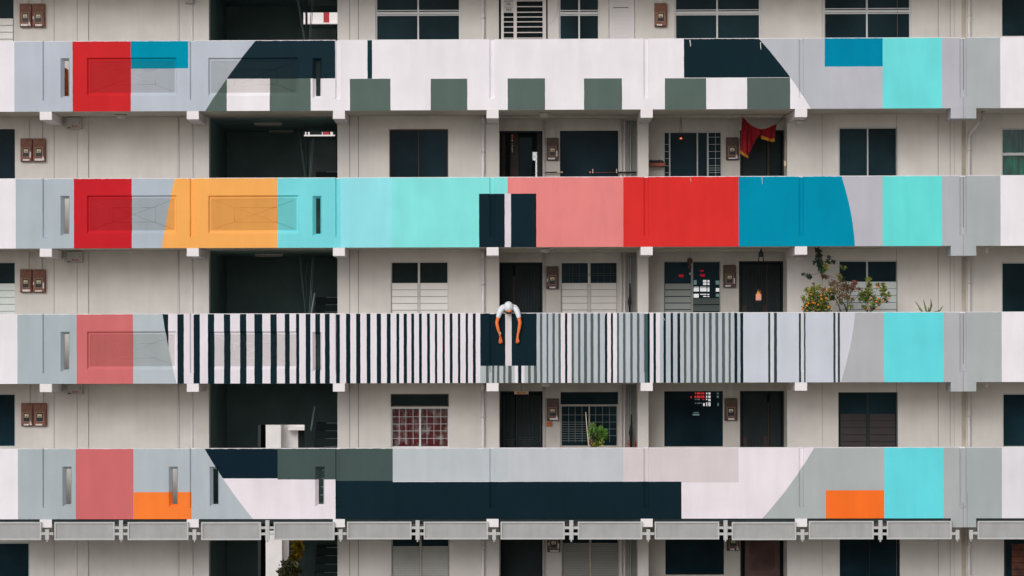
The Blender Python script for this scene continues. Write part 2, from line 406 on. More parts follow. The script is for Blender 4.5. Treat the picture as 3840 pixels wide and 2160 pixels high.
# row C: stripes measured one by one
LGR = (176, 183, 192); GS = (82, 93, 91); LIL = (194, 199, 211); BK = (18, 37, 45); WS = (222, 216, 224)
zz = lambda x0, v: x0 + v / 2.683
ST = [(-300, WH), (63.5, (166, 178, 185)), (282, (200, 108, 110)), (499, (175, 184, 192)), (600, WS)]
for a, b in [(1775, 1847), (1937, 2003), (2088, 2153), (2240, 2315), (2401, 2470)]:
    ST += [(zz(0, a), BK), (zz(0, b), WS)]
for a, b in [(-28, 48), (137, 207), (287, 331), (388, 433), (493, 536), (592, 638), (693, 742), (801, 843), (904, 947), (1006, 1050), (1112, 1150), (1212, 1254), (1312, 1352),
             (1410, 1441), (1485, 1516), (1561, 1590), (1639, 1668), (1719, 1748), (1795, 1822), (1872, 1900), (1948, 1978), (2027, 2055), (2104, 2131), (2180, 2210)]:
    ST += [(zz(960, a), BK), (zz(960, b), WS)]
ST += [(1801, LGR)]
z3 = lambda v: zz(1920, v)
for a, b in [(280, 302), (342, 365), (403, 428), (466, 490)]: ST += [(z3(a), GS), (z3(b), LGR)]
ST[-1] = (z3(490), WS); ST += [(z3(532), BK), (z3(555), WS), (z3(596), GS), (z3(620), LGR)]
for a, b in [(661, 685), (724, 750), (790, 816), (857, 884)]: ST += [(z3(a), GS), (z3(b), LGR)]
ST += [(z3(934), BK), (z3(957), WS), (z3(993), BK), (z3(1015), WS), (z3(1053), GS), (z3(1077), LGR)]
for a, b in [(1115, 1140), (1187, 1211), (1257, 1282)]: ST += [(z3(a), GS), (z3(b), LGR)]
ST += [(z3(1330), (70, 92, 90)), (z3(1363), BK), (z3(1386), WS), (z3(1423), BK), (z3(1448), WS), (z3(1486), LGR), (z3(1522), BK), (z3(1549), LGR),
       (z3(1593), BK), (z3(1621), LGR), (z3(1662), BK), (z3(1691), LGR)]
for a, b in [(1727, 1752), (1793, 1820), (1855, 1881), (1915, 1942), (1979, 2006), (2045, 2072), (2110, 2136), (2173, 2201)]: ST += [(z3(a), GS), (z3(b), LGR)]
ST += [(z3(2234), BK), (z3(2262), LGR), (z3(2295), BK), (z3(2325), LIL)]
PS = (52, 64, 67)
for a, b, c in [(0, 22, (200, 203, 210)), (60, 83, LIL), (306, 326, (200, 203, 208)), (356, 375, LIL), (652, 674, (205, 207, 214)), (701, 721, (200, 202, 212))]:
    ST += [(zz(2880, a), PS), (zz(2880, b), c)]
ST += [(3315, (100, 212, 222)), (3536, (172, 174, 180)), (3627, (165, 172, 174)), (3754, WH)]
cC1 = [(609.4, 1175), (633, 1315), (662, 1436)]
cC2 = [(3207, 1174), (3190, 1290), (3152, 1436)]
OPS_C = [(499, cC1, None, None, (175, 184, 192)), (cC1, 631, None, None, BK),
    (cC2, 3315, None, None, (171, 172, 177)),
    (1801, 2012.5, 1371.5, None, (173, 179, 184))]
for a, b, c in [(390, 430, GS), (478, 508, GS), (548, 582, GS), (637, 668, GS), (708, 757, GS), (800, 848, WS), (848, 897, BK), (897, 940, WS), (990, 1030, GS), (1075, 1118, GS)]:
    OPS_C.append((1720 + a / 3.813, 1720 + b / 3.813, 1371.5, None, c))
OPS_C += [(1801, 2012.5, None, 1371.5, (17, 36, 45)), (1895, 1918.5, None, 1371.5, (209, 202, 207))]
cD1 = [(767, 1682), (820, 1770), (945, 1942)]
cD2 = [(3053, 1679), (3001, 1763), (2858, 1945)]
OPS_D = [(None, None, None, None, (226, 218, 226)),
    (None, 67, None, None, WH), (67, 284, None, None, (165, 175, 181)), (284, 500.5, None, None, (199, 105, 108)), (500.5, cD1, None, None, (172, 182, 190)),
    (501, 718, 1845.5, None, (254, 125, 54)), (cD1, 1041, None, 1794, (16, 34, 46)), (1041, 1258, None, 1798, (69, 84, 83)), (1258, 1473, None, 1803, (69, 84, 83)),
    (1473, 1905, None, 1805, (181, 188, 194)), (1905, 2337.6, None, 1807, (186, 190, 197)), (2337.6, 2770, None, 1809, (207, 197, 202)),
    (1258, 1473, 1803, None, DK), (1473, 2555.5, 1806, None, (17, 35, 44)),
    (cD2, 3316, None, None, (166, 172, 174)), (3097, 3316, 1838.5, None, (254, 112, 42)), (3316, 3538, None, None, (99, 210, 221)),
    (3538, 3620, None, None, (166, 170, 173)), (3620, 3757, None, None, (160, 168, 170)), (3757, None, None, None, (216, 214, 222))]
K = 1.06
MUR = [CONC, mural(1, 'mural_checks', OPS_A, None, K), mural(2, 'mural_colour_blocks', OPS_B, None, K), mural(3, 'mural_stripes', OPS_C, ST, K),
       mural(4, 'mural_long_band', OPS_D, None, K), CONC]
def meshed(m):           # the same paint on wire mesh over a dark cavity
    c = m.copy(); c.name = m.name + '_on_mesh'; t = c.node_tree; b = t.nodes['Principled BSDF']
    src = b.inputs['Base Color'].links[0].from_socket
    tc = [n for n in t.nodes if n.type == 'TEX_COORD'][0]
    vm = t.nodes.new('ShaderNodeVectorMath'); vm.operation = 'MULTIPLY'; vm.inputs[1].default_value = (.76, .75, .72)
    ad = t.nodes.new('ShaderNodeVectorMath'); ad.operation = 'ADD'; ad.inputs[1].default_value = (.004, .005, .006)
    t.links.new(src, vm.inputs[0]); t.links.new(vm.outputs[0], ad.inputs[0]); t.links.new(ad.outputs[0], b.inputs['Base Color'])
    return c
MESHM = {1: meshed(MUR[1]), 2: meshed(MUR[2]), 3: meshed(MUR[3])}

# ------------------------------------------------------------------ parapets with grooves, slots and mesh panels
GROOVES = [(160, 178), (712, 730), (1258, 1276), (1836, 1854), (2414, 2432), (2996, 3013)]
JOINTG = (3599, 3624)
def parapet(row):
    zb, zt = ROWZ[row]; m = MUR[row]; ym = sum(ROWPX[row]) / 2; t, b = ROWPX[row]
    plain = row in (0, 5)
    mb = MB(); hol = []     # holes: (x0,x1,z0,z1,kind)
    if not plain:
        for a, c in GROOVES + [JOINTG]:
            zs = P(1920, t + 224).z
            hol.append((X0(a, ym), X0(c, ym), zs, zt, 'groove'))
        if row in (1, 2, 3):
            dy = t - 146.5
            for a, c in [(227, 261), (1172, 1206)]: hol.append((X0(a, ym), X0(c, ym), P(a, 368 + dy).z, P(a, 218 + dy).z, 'slot'))
            for a, c in [(326, 662), (781, 1119)]: hol.append((X0(a, ym), X0(c, ym), P(a, 360 + dy).z, P(a, 217 + dy).z, 'panel'))
        if row == 4:
            for a, c in [(234, 269), (633, 668), (786, 822), (1182, 1218)]: hol.append((X0(a, ym), X0(c, ym), P(a, 1900).z, P(a, 1750).z, 'slot'))
    xs = sorted({XL, XR} | {h[0] for h in hol} | {h[1] for h in hol}); zs = sorted({zb, zt} | {h[2] for h in hol} | {h[3] for h in hol})
    def inside(x, z, kinds): return any(h[0] < x < h[1] and h[2] < z < h[3] and h[4] in kinds for h in hol)
    for i in range(len(xs) - 1):
        for j in range(len(zs) - 1):
            xc, zc = (xs[i] + xs[i + 1]) / 2, (zs[j] + zs[j + 1]) / 2
            if not inside(xc, zc, ('groove', 'slot', 'panel')):
                mb.face([(xs[i], 0, zs[j]), (xs[i + 1], 0, zs[j]), (xs[i + 1], 0, zs[j + 1]), (xs[i], 0, zs[j + 1])], m)
            if not inside(xc, zc, ('slot',)):
                mb.face([(xs[i], TH, zs[j]), (xs[i], TH, zs[j + 1]), (xs[i + 1], TH, zs[j + 1]), (xs[i + 1], TH, zs[j])], CONC)
    # top, bottom, ends
    gx = sorted([(h[0], h[1]) for h in hol if h[4] == 'groove'])
    cur = XL
    for a, c in gx + [(XR, XR)]:
        mb.face([(cur, 0, zt), (a, 0, zt), (a, TH, zt), (cur, TH, zt)], CONC); cur = c
    mb.face([(XL, 0, zb), (XL, TH, zb), (XR, TH, zb), (XR, 0, zb)], SOFFIT)
    def ring(o, i, y0, y1, mm, skip_top=False):      # splayed reveal between two rectangles
        (ax, bx, az, bz), (cx, dx, cz, dz) = o, i
        A = [(ax, y0, az), (bx, y0, az), (bx, y0, bz), (ax, y0, bz)]; C = [(cx, y1, cz), (dx, y1, cz), (dx, y1, dz), (cx, y1, dz)]
        for k in range(4):
            if skip_top and k == 2: continue
            l = (k + 1) % 4
            mb.face([A[k], A[l], C[l], C[k]][::-1], mm)
    parts = []
    for (a, c, z0, z1, kd) in hol:
        if kd == 'groove':
            d = .036
            ring((a, c, z0, z1), (a + .004, c - .004, z0 + .012, z1), 0, d, m, skip_top=True)
            zn = z1 - .022
            mb.face([(a + .004, d, z0 + .012), (c - .004, d, z0 + .012), (c - .004, d, zn), (a + .004, d, zn)], m)
            mb.face([(a, d, zn), (c, d, zn), (c, TH, zn), (a, TH, zn)], CONC)
        elif kd == 'slot':
            sx, s0, s1 = .050, .045, .045
            ring((a, c, z0, z1), (a + sx * 1.25, c - sx * .55, z0 + s0, z1 - s1), 0, .085, m)
            ring((a + sx * 1.25, c - sx * .55, z0 + s0, z1 - s1), (a + sx * 1.25, c - sx * .55, z0 + s0, z1 - s1), .085, TH, m)
        elif kd == 'panel':
            ring((a, c, z0, z1), (a + .030, c - .022, z0 + .050, z1 - .020), 0, .038, m)
            i2 = (a + .030, c - .022, z0 + .050, z1 - .020); i3 = (a + .060, c - .040, z0 + .066, z1 - .060)
            ring(i2, i3, .038, .040, m); ring(i3, i3, .040, .046, m)
            parts.append(i3)
    o = mb.build('parapet', B)
    for (a, c, z0, z1) in parts:
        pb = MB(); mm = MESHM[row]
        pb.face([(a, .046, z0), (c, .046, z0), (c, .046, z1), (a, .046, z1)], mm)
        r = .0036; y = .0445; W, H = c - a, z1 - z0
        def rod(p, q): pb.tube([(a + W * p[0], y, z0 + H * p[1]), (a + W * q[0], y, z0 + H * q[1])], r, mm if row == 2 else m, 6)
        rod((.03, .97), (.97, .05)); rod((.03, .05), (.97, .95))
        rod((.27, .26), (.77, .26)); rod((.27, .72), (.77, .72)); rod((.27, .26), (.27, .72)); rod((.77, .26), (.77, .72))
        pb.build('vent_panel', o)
    # the lowered block at the expansion joint
    if not plain:
        ax, bx = X0(3566, b), X0(3661, b); zl = P(3610, b + 32).z
        q = MB(); q.box(ax, bx, .001, .60, zl, zb - .001, m); q.build('joint_block', o)
        jl = MB(); jx = X0(3612, b)
        jl.box(jx - .004, jx + .004, -.002, .004, zl, zb + .22 if row < 4 else zb + .30, JOINT)
        if row == 4: 
            jl.box(jx + .075, jx + .081, -.002, .004, zl, zb + .52, JOINT); jl.box(jx - .055, jx + .078, -.002, .004, zb + .20, zb + .205, JOINT)
        else:
            jx2 = X0(3613, ym); jl.box(jx2 - .004, jx2 + .004, .020, .028, zb + .36, zt - .03, JOINT)
        jl.build('joint_line', o)
    return o
PAR = [parapet(r) for r in range(6)]
# corridor slabs
for r in range(6):
    zb, zt = ROWZ[r]
    s = MB(); s.box(XL, XR, TH + .001, BW, zb + .006, zb + SLABT, FLOORM)
    s.box(XL, XR, TH + .001, YR + .3, zb + .001, zb + .005, SOFFIT)
    s.build('corridor_slab', B)
# cantilever brackets under every parapet row
BRX = [(149, 195), (700.5, 746), (1248.5, 1293.5), (1824.5, 1870), (2402.5, 2448), (2981, 3027)]
for r in range(1, 5):
    t, b = ROWPX[r]
    for a, c in BRX:
        xa, xc = X0(a, b + 15), X0(c, b + 15); z1 = ROWZ[r][0] - .002; z0 = z1 - .163
        box('bracket', B, CONC, xa, xc, -.012, YW + .02, z0, z1, .006)

# ------------------------------------------------------------------ walls with real openings
def grid_wall(name, x0, x1, z0, z1, Y, holes, m, depth=.12, ends=.0):
    mb = MB()
    hs = []
    for h in holes:
        a, c, e, g = h
        a, c, e, g = max(a, x0), min(c, x1), max(e, z0), min(g, z1)
        if c - a > .01 and g - e > .01: hs.append((a, c, e, g))
    xs = sorted({x0, x1} | {h[0] for h in hs} | {h[1] for h in hs}); zs = sorted({z0, z1} | {h[2] for h in hs} | {h[3] for h in hs})
    for i in range(len(xs) - 1):
        for j in range(len(zs) - 1):
            xc, zc = (xs[i] + xs[i + 1]) / 2, (zs[j] + zs[j + 1]) / 2
            if any(h[0] < xc < h[1] and h[2] < zc < h[3] for h in hs): continue
            mb.face([(xs[i], Y, zs[j]), (xs[i + 1], Y, zs[j]), (xs[i + 1], Y, zs[j + 1]), (xs[i], Y, zs[j + 1])], m)
    for a, c, e, g in hs:
        A = [(a, Y, e), (c, Y, e), (c, Y, g), (a, Y, g)]
        for k in range(4):
            p, q = A[k], A[(k + 1) % 4]
            mb.face([q, p, (p[0], Y + depth, p[2]), (q[0], Y + depth, q[2])], m)
    if ends:
        for x in (x0, x1):
            mb.face([(x, Y, z0), (x, Y, z1), (x, Y + ends, z1), (x, Y + ends, z0)], m)
    return mb.build(name, B)

# opening list: floor, plane ('w' flush / 'r' recess), pixel rectangle
OPEN = []
def opening(f, pl, x0, y0, x1, y1):
    Y = YW if pl == 'w' else YR
    R = rect(x0, y0, x1, y1, Y)
    zf = floorz(f)
    R = (R[0], R[1], max(R[2], zf + .001), min(R[3], soffit(f) - .03))
    OPEN.append((f, pl, R)); return R, Y

def mm(px): return px * PXM * 1.025
def frame_window(f, pl, r, mull=(), trans=(), ft=4, fm=ALU, pane=PANE, slats=None, grid=None, curtain=None, sill=None, inset=.05, extra=None, label=None, name='window'):
    (x0, x1, z0, z1), Y = opening(f, pl, *r)
    Yf = Y + inset; t = mm(ft)
    fr = MB()
    fr.box(x0, x0 + t, Yf, Yf + .05, z0, z1, fm); fr.box(x1 - t, x1, Yf, Yf + .05, z0, z1, fm)
    fr.box(x0 + t, x1 - t, Yf, Yf + .05, z1 - t, z1, fm); fr.box(x0 + t, x1 - t, Yf, Yf + .05, z0, z0 + t, fm)
    ym = (r[1] + r[3]) / 2; xm = (r[0] + r[2]) / 2
    for q in mull:
        px, wd = (q if isinstance(q, tuple) else (q, 5)); xx = P(px, ym, Y).x
        fr.box(xx - mm(wd) / 2, xx + mm(wd) / 2, Yf - .006, Yf + .045, z0 + t, z1 - t, fm)
    for q in trans:
        py, wd = (q if isinstance(q, tuple) else (q, 5)); zv = P(xm, py, Y).z
        fr.box(x0 + t, x1 - t, Yf - .004, Yf + .042, zv - mm(wd) / 2, zv + mm(wd) / 2, fm)
    if sill: fr.box(x0 - .03, x1 + .03, Y - .05, Y + .02, z0 - .05, z0, sill)
    wo = fr.build(name, B)
    if label: wo['label'] = label
    if curtain:
        cm = MB(); n = 48; yc = Yf + .13
        for i in range(n):
            a = x0 + (x1 - x0) * i / n; b = x0 + (x1 - x0) * (i + 1) / n
            ya = yc + .02 * math.sin(i * 1.3) + .012 * math.sin(i * .45); yb = yc + .02 * math.sin((i + 1) * 1.3) + .012 * math.sin((i + 1) * .45)
            cm.face([(a, ya, z0), (b, yb, z0), (b, yb, z1), (a, ya, z1)], curtain, True)
        cm.box(x0, x1, yc + .1, yc + .12, z0, z1, VOID)
        cm.build('curtain', wo)
    pm = MB(); pm.box(x0 + t * .5, x1 - t * .5, Yf + .020, Yf + .026, z0 + t * .5, z1 - t * .5, GLASS if curtain else pane)
    pm.build('pane', wo)
    if slats:
        for (ya, yb, pitch, sm, cols, tilt) in slats:
            sb = MB(); za, zb_ = P(xm, ya, Y).z, max(P(xm, yb, Y).z, z0 + t); h = mm(pitch)
            for (ca, cb) in cols:
                xa, xb = P(ca, ym, Y).x, P(cb, ym, Y).x; zc = za
                while zc > zb_ + .004:
                    zn = max(zc - h, zb_)
                    g = mm(.8)
                    y1 = Yf + .012; y2 = Yf - .012 - tilt
                    # a glass blade: thick quad leaning outward at its lower edge
                    lo, hi = zn + g + tilt * .9, zc - g * .2
                    if hi - lo > .003:
                        sb.face([(xa, y2, lo), (xb, y2, lo), (xb, y1, hi), (xa, y1, hi)], sm)
                        sb.face([(xa, y2, lo), (xa, y2 + .006, lo), (xb, y2 + .006, lo), (xb, y2, lo)], sm)
                        sb.face([(xa, y1 + .006, hi), (xb, y1 + .006, hi), (xb, y2 + .006, lo), (xa, y2 + .006, lo)], sm)
                    zc = zn
            sb.build('louvre', wo)
    if grid:
        gm, xsq, ysq, gr, th = grid
        gb = MB(); gx0, gx1, gz0, gz1 = rect(gr[0], gr[1], gr[2], gr[3], Y)
        for px in xsq:
            xx = P(px, ym, Y).x; gb.box(xx - mm(th) / 2, xx + mm(th) / 2, Yf - .018, Yf - .010, gz0, gz1, gm)
        for q in ysq:
            py, a, b = q if isinstance(q, tuple) else (q, gr[0], gr[2])
            zv = P(xm, py, Y).z; gb.box(P(a, ym, Y).x, P(b, ym, Y).x, Yf - .024, Yf - .0182, zv - mm(th) / 2, zv + mm(th) / 2, gm)
        gb.build('grille', wo)
    return wo, (x0, x1, z0, z1), Yf

# ---- corridor 0 (topmost)
two = lambda a, b, c, d: [(a, b), (c, d)]
frame_window(0, 'w', (-70, -60, 51, 200), ft=3, fm=DARKF, slats=[(68, 200, 26, LOUV, [(-66, 47)], .0)])
for (a, c, mx, up) in [(1408, 1727, 1568, 48), (2096, 2249, 2172, 48), (2530, 2853, 2690, 46), (3089, 3417, 3252, 41)]:
    frame_window(0, 'w', (a, -60, c, 230), mull=[(mx, 6)], trans=[(up, 9), (up - 10, 3), (up + 8, 4)], ft=6, fm=ALU, pane=PANE)
frame_window(0, 'w', (3758, -60, 3960, 134.5), ft=2, fm=DARKF, pane=PANE)
# white service hatch
(hx0, hx1, hz0, hz1), HY = opening(0, 'w', 2283, -70, 2381, 300)
hb = MB(); hb.box(hx0 + .008, hx1 - .008, HY + .022, HY + .06, hz0, hz1, mat('hatch_paint', (.74, .70, .71, 1), .6, .3, mottle=.03))
for py in range(-20, 240, 16): zv = P(2330, py, HY).z; hb.box(hx0 + .10, hx1 - .10, HY + .017, HY + .026, zv - .004, zv + .004, ALU)
zv = P(2330, 28, HY).z; hb.box(hx0 + .09, hx1 - .13, HY + .016, HY + .026, zv - .006, zv + .006, BLACK)
hb.build('service_hatch', B)
# gate with number plates
(gx0, gx1, gz0, gz1), GY = opening(0, 'w', 1871, -60, 2054, 330)
dm = MB(); dm.box(gx0, gx1, GY + .10, GY + .12, gz0, gz1, VOID); door0 = dm.build('door', B)
g = MB(); gxf = lambda px: P(px, 60, GY).x; gzf = lambda py: P(1960, py, GY).z
for a, c in [(1879, 1889), (1926, 1938), (2035, 2048)]: g.box(gxf(a), gxf(c), GY + .03, GY + .06, gz0, gz1, CREAM)
yy = 3
for py in (24, 45, 63, 81, 100, 121, 142, 163, 184, 205, 226): g.box(gxf(1889), gxf(2035), GY + .034, GY + .054, gzf(py + 1.7), gzf(py - 1.7), CREAM)
g.box(gxf(1879), gxf(2048), GY + .028, GY + .062, gzf(4), gzf(0), CREAM)
gate = g.build('gate', door0)
pl = MB()
for a, c in ((6, 25), (27, 44)): pl.box(gxf(1889), gxf(1926), GY + .022, GY + .029, gzf(c), gzf(a), mat('number_plate', (.62, .61, .56, 1), .5, .3))
pl.build('number_plate', door0)
text_mesh('plate_digits', '10-', gxf(1907.5), GY + .020, gzf(15), .058, BLACK, door0)
text_mesh('plate_digits', '363', gxf(1907.5), GY + .020, gzf(35.5), .058, BLACK, door0)

# ---- corridor 1
frame_window(1, 'w', (-70, 484, 56, 720), ft=2, fm=DARKF, pane=PANEB)
frame_window(1, 'w', (1460, 484, 1681, 780), mull=[(1570, 2)], ft=4, fm=BROWNF, pane=PANEB)
frame_window(1, 'r', (2100, 490, 2319, 800), ft=2, fm=DARKF, pane=PANEB)
frame_window(1, 'r', (2491, 495, 2706, 790), mull=[(2512, 5), (2616, 5), (2655, 6)], ft=2.5, fm=ALUG, pane=PANEB,
             grid=(ALUG, [2684], [(514, 2657, 2704), (541, 2657, 2704), (568, 2657, 2704), (594, 2657, 2704), (621, 2657, 2704), (630, 2657, 2704), (638, 2657, 2704), (647, 2657, 2704),
                                  (541, 2494, 2509), (568, 2494, 2509), (594, 2494, 2509), (621, 2494, 2509), (647, 2494, 2509)], (2494, 497, 2704, 700), 1.3))
frame_window(1, 'w', (3146, 477, 3366, 780), mull=[(3255, 5)], ft=4.5, fm=ALUG, pane=PANE)
frame_window(1, 'w', (3757, 480, 3980, 655 + 120), mull=[], trans=[(577, 10)], ft=5, fm=ALUG, curtain=GREENC)
# ---- corridor 2
frame_window(2, 'w', (-70, 984, 56, 1290), ft=2, fm=ALUG, pane=PANE, slats=[(1063, 1290, 26, LOUVG, [(-66, 55)], .0)])
frame_window(2, 'w', (1466, 981, 1682, 1290), mull=[(1571, 8)], ft=4, fm=mat('pale_frame', (.60, .57, .53, 1), .5, .3, mottle=.08, mscale=12), pane=PANEG,
             slats=[(1061, 1290, 25.5, LOUV, [(1470, 1566), (1576, 1678)], .0)])
frame_window(2, 'r', (2103, 982, 2317, 1290), mull=[(2210, 10)], ft=4, fm=MATS['pale_frame'], pane=PANEB,
             slats=[(1061, 1290, 25.5, LOUV, [(2108, 2204), (2216, 2312)], .0)], grid=(mat('faint_grille', (.035, .05, .055, 1), .5), [2135, 2148, 2173, 2242, 2266, 2290], [1025, 1033], (2108, 988, 2312, 1061), 1.5))
frame_window(2, 'r', (2490, 980, 2702, 1290), mull=[(2596, 8)], ft=3, fm=mat('grey_frame', (.33, .35, .34, 1), .5, .3), pane=PANEB,
             slats=[(1063, 1290, 25, mat('grey_louvre', (.33, .36, .345, 1), .3, .4), [(2494, 2591)], .012), (1118, 1290, 26, mat('dark_louvre', (.075, .10, .095, 1), .3, .4), [(2601, 2698)], .012)])
frame_window(2, 'w', (3146, 977, 3366, 1290), mull=[(3253, 6)], ft=4, fm=ALUG, pane=PANEB,
             slats=[(1056, 1290, 26, LOUVG, [(3150, 3249), (3257, 3362)], .0)])
frame_window(2, 'w', (3757, 983, 3980, 1290), ft=4.5, fm=ALUG, pane=PANE)
# ---- corridor 3
frame_window(3, 'w', (-70, 1476, 58, 1677), ft=4.5, fm=ALUG, pane=PANEB)
fw, R3, Y3 = frame_window(3, 'w', (1466, 1528, 1684, 1679), mull=[(1575, 7)], ft=5, fm=ALU, curtain=REDC,
             grid=(ALUG, [1497, 1522, 1549, 1601, 1627, 1653], [1563, 1590, 1616, 1644], (1471, 1533, 1679, 1666), 1.6))
frame_window(3, 'w', (1465, 1477, 1683, 1525), ft=4.5, fm=RUSTF, pane=PANEG)
frame_window(3, 'r', (2102, 1519, 2318, 1676), mull=[(2210, 5)], ft=5, fm=mat('beige_frame', (.46, .43, .40, 1), .5, .3), pane=PANE, sill=RUST,
             grid=(mat('grey_grille', (.24, .27, .27, 1), .5), [2133, 2157, 2183, 2234, 2260, 2286], [1556, 1583, (1609, 2212, 2312), (1634, 2212, 2312)] + [(y, 2108, 2200) for y in (1591, 1600, 1609, 1617, 1626, 1635, 1644, 1653)], (2107, 1527, 2313, 1659), 1.3))
frame_window(3, 'r', (2102, 1470, 2318, 1517), ft=3, fm=DARKF, pane=PANE)
frame_window(3, 'r', (2491, 1467, 2711, 1674), ft=2, fm=DARKF, pane=PANEB, sill=WALL2)
frame_window(3, 'w', (3144, 1471, 3367, 1800), mull=[(3255, 10)], ft=5, fm=DARKF, pane=PANE,
             slats=[(1552, 1800, 26, LOUVB, [(3153, 3249), (3262, 3358)], .0)])
frame_window(3, 'w', (3761, 1476, 3980, 1677), ft=4, fm=ALUG, pane=PANEB)
# ---- corridor 4
frame_window(4, 'w', (-70, 2033, 112, 2300), trans=[], ft=6, fm=ALUG, pane=PANEB)
PB = mat('tan_frame', (.40, .36, .31, 1), .6, .3, mottle=.1, mscale=10)
frame_window(4, 'w', (1468, 1975, 1686, 2300), mull=[(1577, 9)], ft=5, fm=PB, pane=PANEB, slats=[(2049, 2300, 6.5, LOUVF, [(1474, 1572), (1583, 1680)], .0)])
frame_window(4, 'r', (2106, 1975, 2321, 2300), mull=[(2214, 9)], ft=5, fm=PB, pane=PANE, slats=[(2037, 2300, 6.5, mat('dim_shutter', (.36, .36, .34, 1), .5), [(2112, 2209), (2220, 2315)], .0)])
frame_window(4, 'r', (2495, 1975, 2715, 2155), ft=2, fm=DARKF, pane=PANEB, sill=WALL2)
frame_window(4, 'w', (3149, 1975, 3375, 2300), mull=[(3262, 3)], ft=3, fm=DARKF, pane=PANEB)
frame_window(4, 'w', (3765, 1975, 3980, 2300), ft=10, fm=DARKF, pane=PANEB, slats=[(2040, 2300, 24, LOUVR, [(3796, 3960)], .008)])

# ---- doors in the recessed bays
def door(f, r, leafs, name='door', bg_m=VOID, bars=None):
    (x0, x1, z0, z1), Y = opening(f, 'r', *r)
    d = MB(); t = .035
    d.box(x0, x0 + t, Y + .01, Y + .09, z0, z1, DARKF); d.box(x1 - t, x1, Y + .01, Y + .09, z0, z1, DARKF); d.box(x0 + t, x1 - t, Y + .01, Y + .09, z1 - t, z1, DARKF)
    d.box(x0, x1, Y + .14, Y + .15, z0, z1, bg_m)
    o = d.build(name, B); ym = (r[1] + r[3]) / 2
    for li, (a, c, y0, y1, m) in enumerate(leafs):
        a_, c_, e_, g_ = rect(a, y0, c, y1, Y)
        lf = MB(); lf.box(a_, c_, Y + .085 - .005 * li, Y + .125 - .005 * li, max(e_, z0), min(g_, z1 - t), m)
        lf.build('door_leaf', o)
    if bars:
        bb = MB()
        for (xa, ya, xb, yb, wd, m) in bars:
            bb.tube([P(xa, ya, Y + .05), P(xb, yb, Y + .05)], mm(wd) / 2, m, 6)
        bb.build('gate_bars', o)
    return o, Y
GBAR = mat('gate_bar', (.03, .040, .042, 1), .5, .3); GBARL = mat('pale_gate_bar', (.09, .11, .115, 1), .4, .4)
d1, YD = door(1, (1873, 491, 2035, 760), [(1914, 1945, 500, 800, DOORB), (2015, 2028, 500, 800, DOORB), (1882, 1895, 500, 800, DOORB), (1947, 1996, 515, 800, PANEB)])
lit = mat('daylit_far_window', (.8, .82, .83, 1), .8, .1, emit=(.80, .84, .86, 1), estr=.62)  # glowing sheet behind the lattice imitates daylight through the flat
gp = MB()
gp.face([P(1997, 570, YD + .13), P(1997, 601, YD + .13), P(2008, 602, YD + .13), P(2014, 610, YD + .13), P(2014, 570, YD + .13)][::1], lit)
gp.face([P(2008, 602, YD + .13), P(2008, 662, YD + .13), P(2014, 662, YD + .13), P(2014, 610, YD + .13)], lit)
for i in range(7):
    y0 = 560 + i * 18
    gp.tube([P(1995, y0, YD + .06), P(2015, y0 + 18, YD + .06)], .003, BLACK, 5); gp.tube([P(2015, y0, YD + .06), P(1995, y0 + 18, YD + .06)], .003, BLACK, 5)
gp.build('lattice_gap', d1)
door(1, (2775, 488, 2940, 760), [(2784, 2875, 500, 800, DOORD), (2878, 2888, 500, 800, DOORB), (2890, 2930, 500, 800, PANEG)])
door(2, (1873, 984, 2035, 1270), [(1882, 1924, 992, 1270, DOORD), (1924, 1931, 1035, 1270, DOORB), (1932, 2026, 992, 1270, DOORD)],
     bars=[(1950 + i * 11, 1015, 1950 + i * 11, 1270, 1.4, GBAR) for i in range(7)])
door(2, (2771, 979, 2938, 1270), [(2780, 2880, 990, 1270, DOORD), (2882, 2928, 990, 1270, DOORD), (2876, 2882, 990, 1270, DOORB), (2784, 2803, 1143, 1270, DOORB), (2863, 2880, 1143, 1270, DOORB)],
     bars=[(2800 + i * 13, 1015, 2800 + i * 13, 1270, 1.2, GBAR) for i in range(9)])
hb_ = [(1890 + i * 0, 1648 + j * 6.5, 1930, 1648 + j * 6.5, 1.3, GBARL) for i in range(1) for j in range(6)] + [(1946, 1642 + j * 6.5, 2023, 1642 + j * 6.5, 1.3, GBARL) for j in range(7)]
vb_ = [(x, 1485, x, 1760, 2.4 if x in (1890, 1937, 2027) else 1.3, GBARL if x in (1890, 1937, 2027) else GBAR) for x in (1890, 1911, 1937, 1955, 1971, 1987, 2003, 2027)]
door(3, (1875, 1467, 2038, 1760), [(1882, 1930, 1480, 1760, DOORD), (1940, 2030, 1480, 1760, DOORD)], bars=hb_ + vb_)
door(3, (2775, 1466, 2940, 1760), [(2785, 2878, 1475, 1760, DOORD), (2880, 2887, 1510, 1760, DOORB), (2889, 2930, 1475, 1760, DOORD), (2787, 2803, 1637, 1760, DOORB), (2865, 2879, 1637, 1760, DOORB)],
     bars=[(2812 + i * 12, 1590, 2812 + i * 12, 1760, 1.2, GBAR) for i in range(5)])
door(4, (1877, 1985, 2044, 2280), [(1886, 2035, 1995, 2280, DOORD)])
door(4, (2776, 1985, 2958, 2280), [(2795, 2926, 1995, 2280, DOORR), (2812, 2906, 2005, 2140, mat('door_panel', (.10, .055, .05, 1), .7, .2, mottle=.3))])

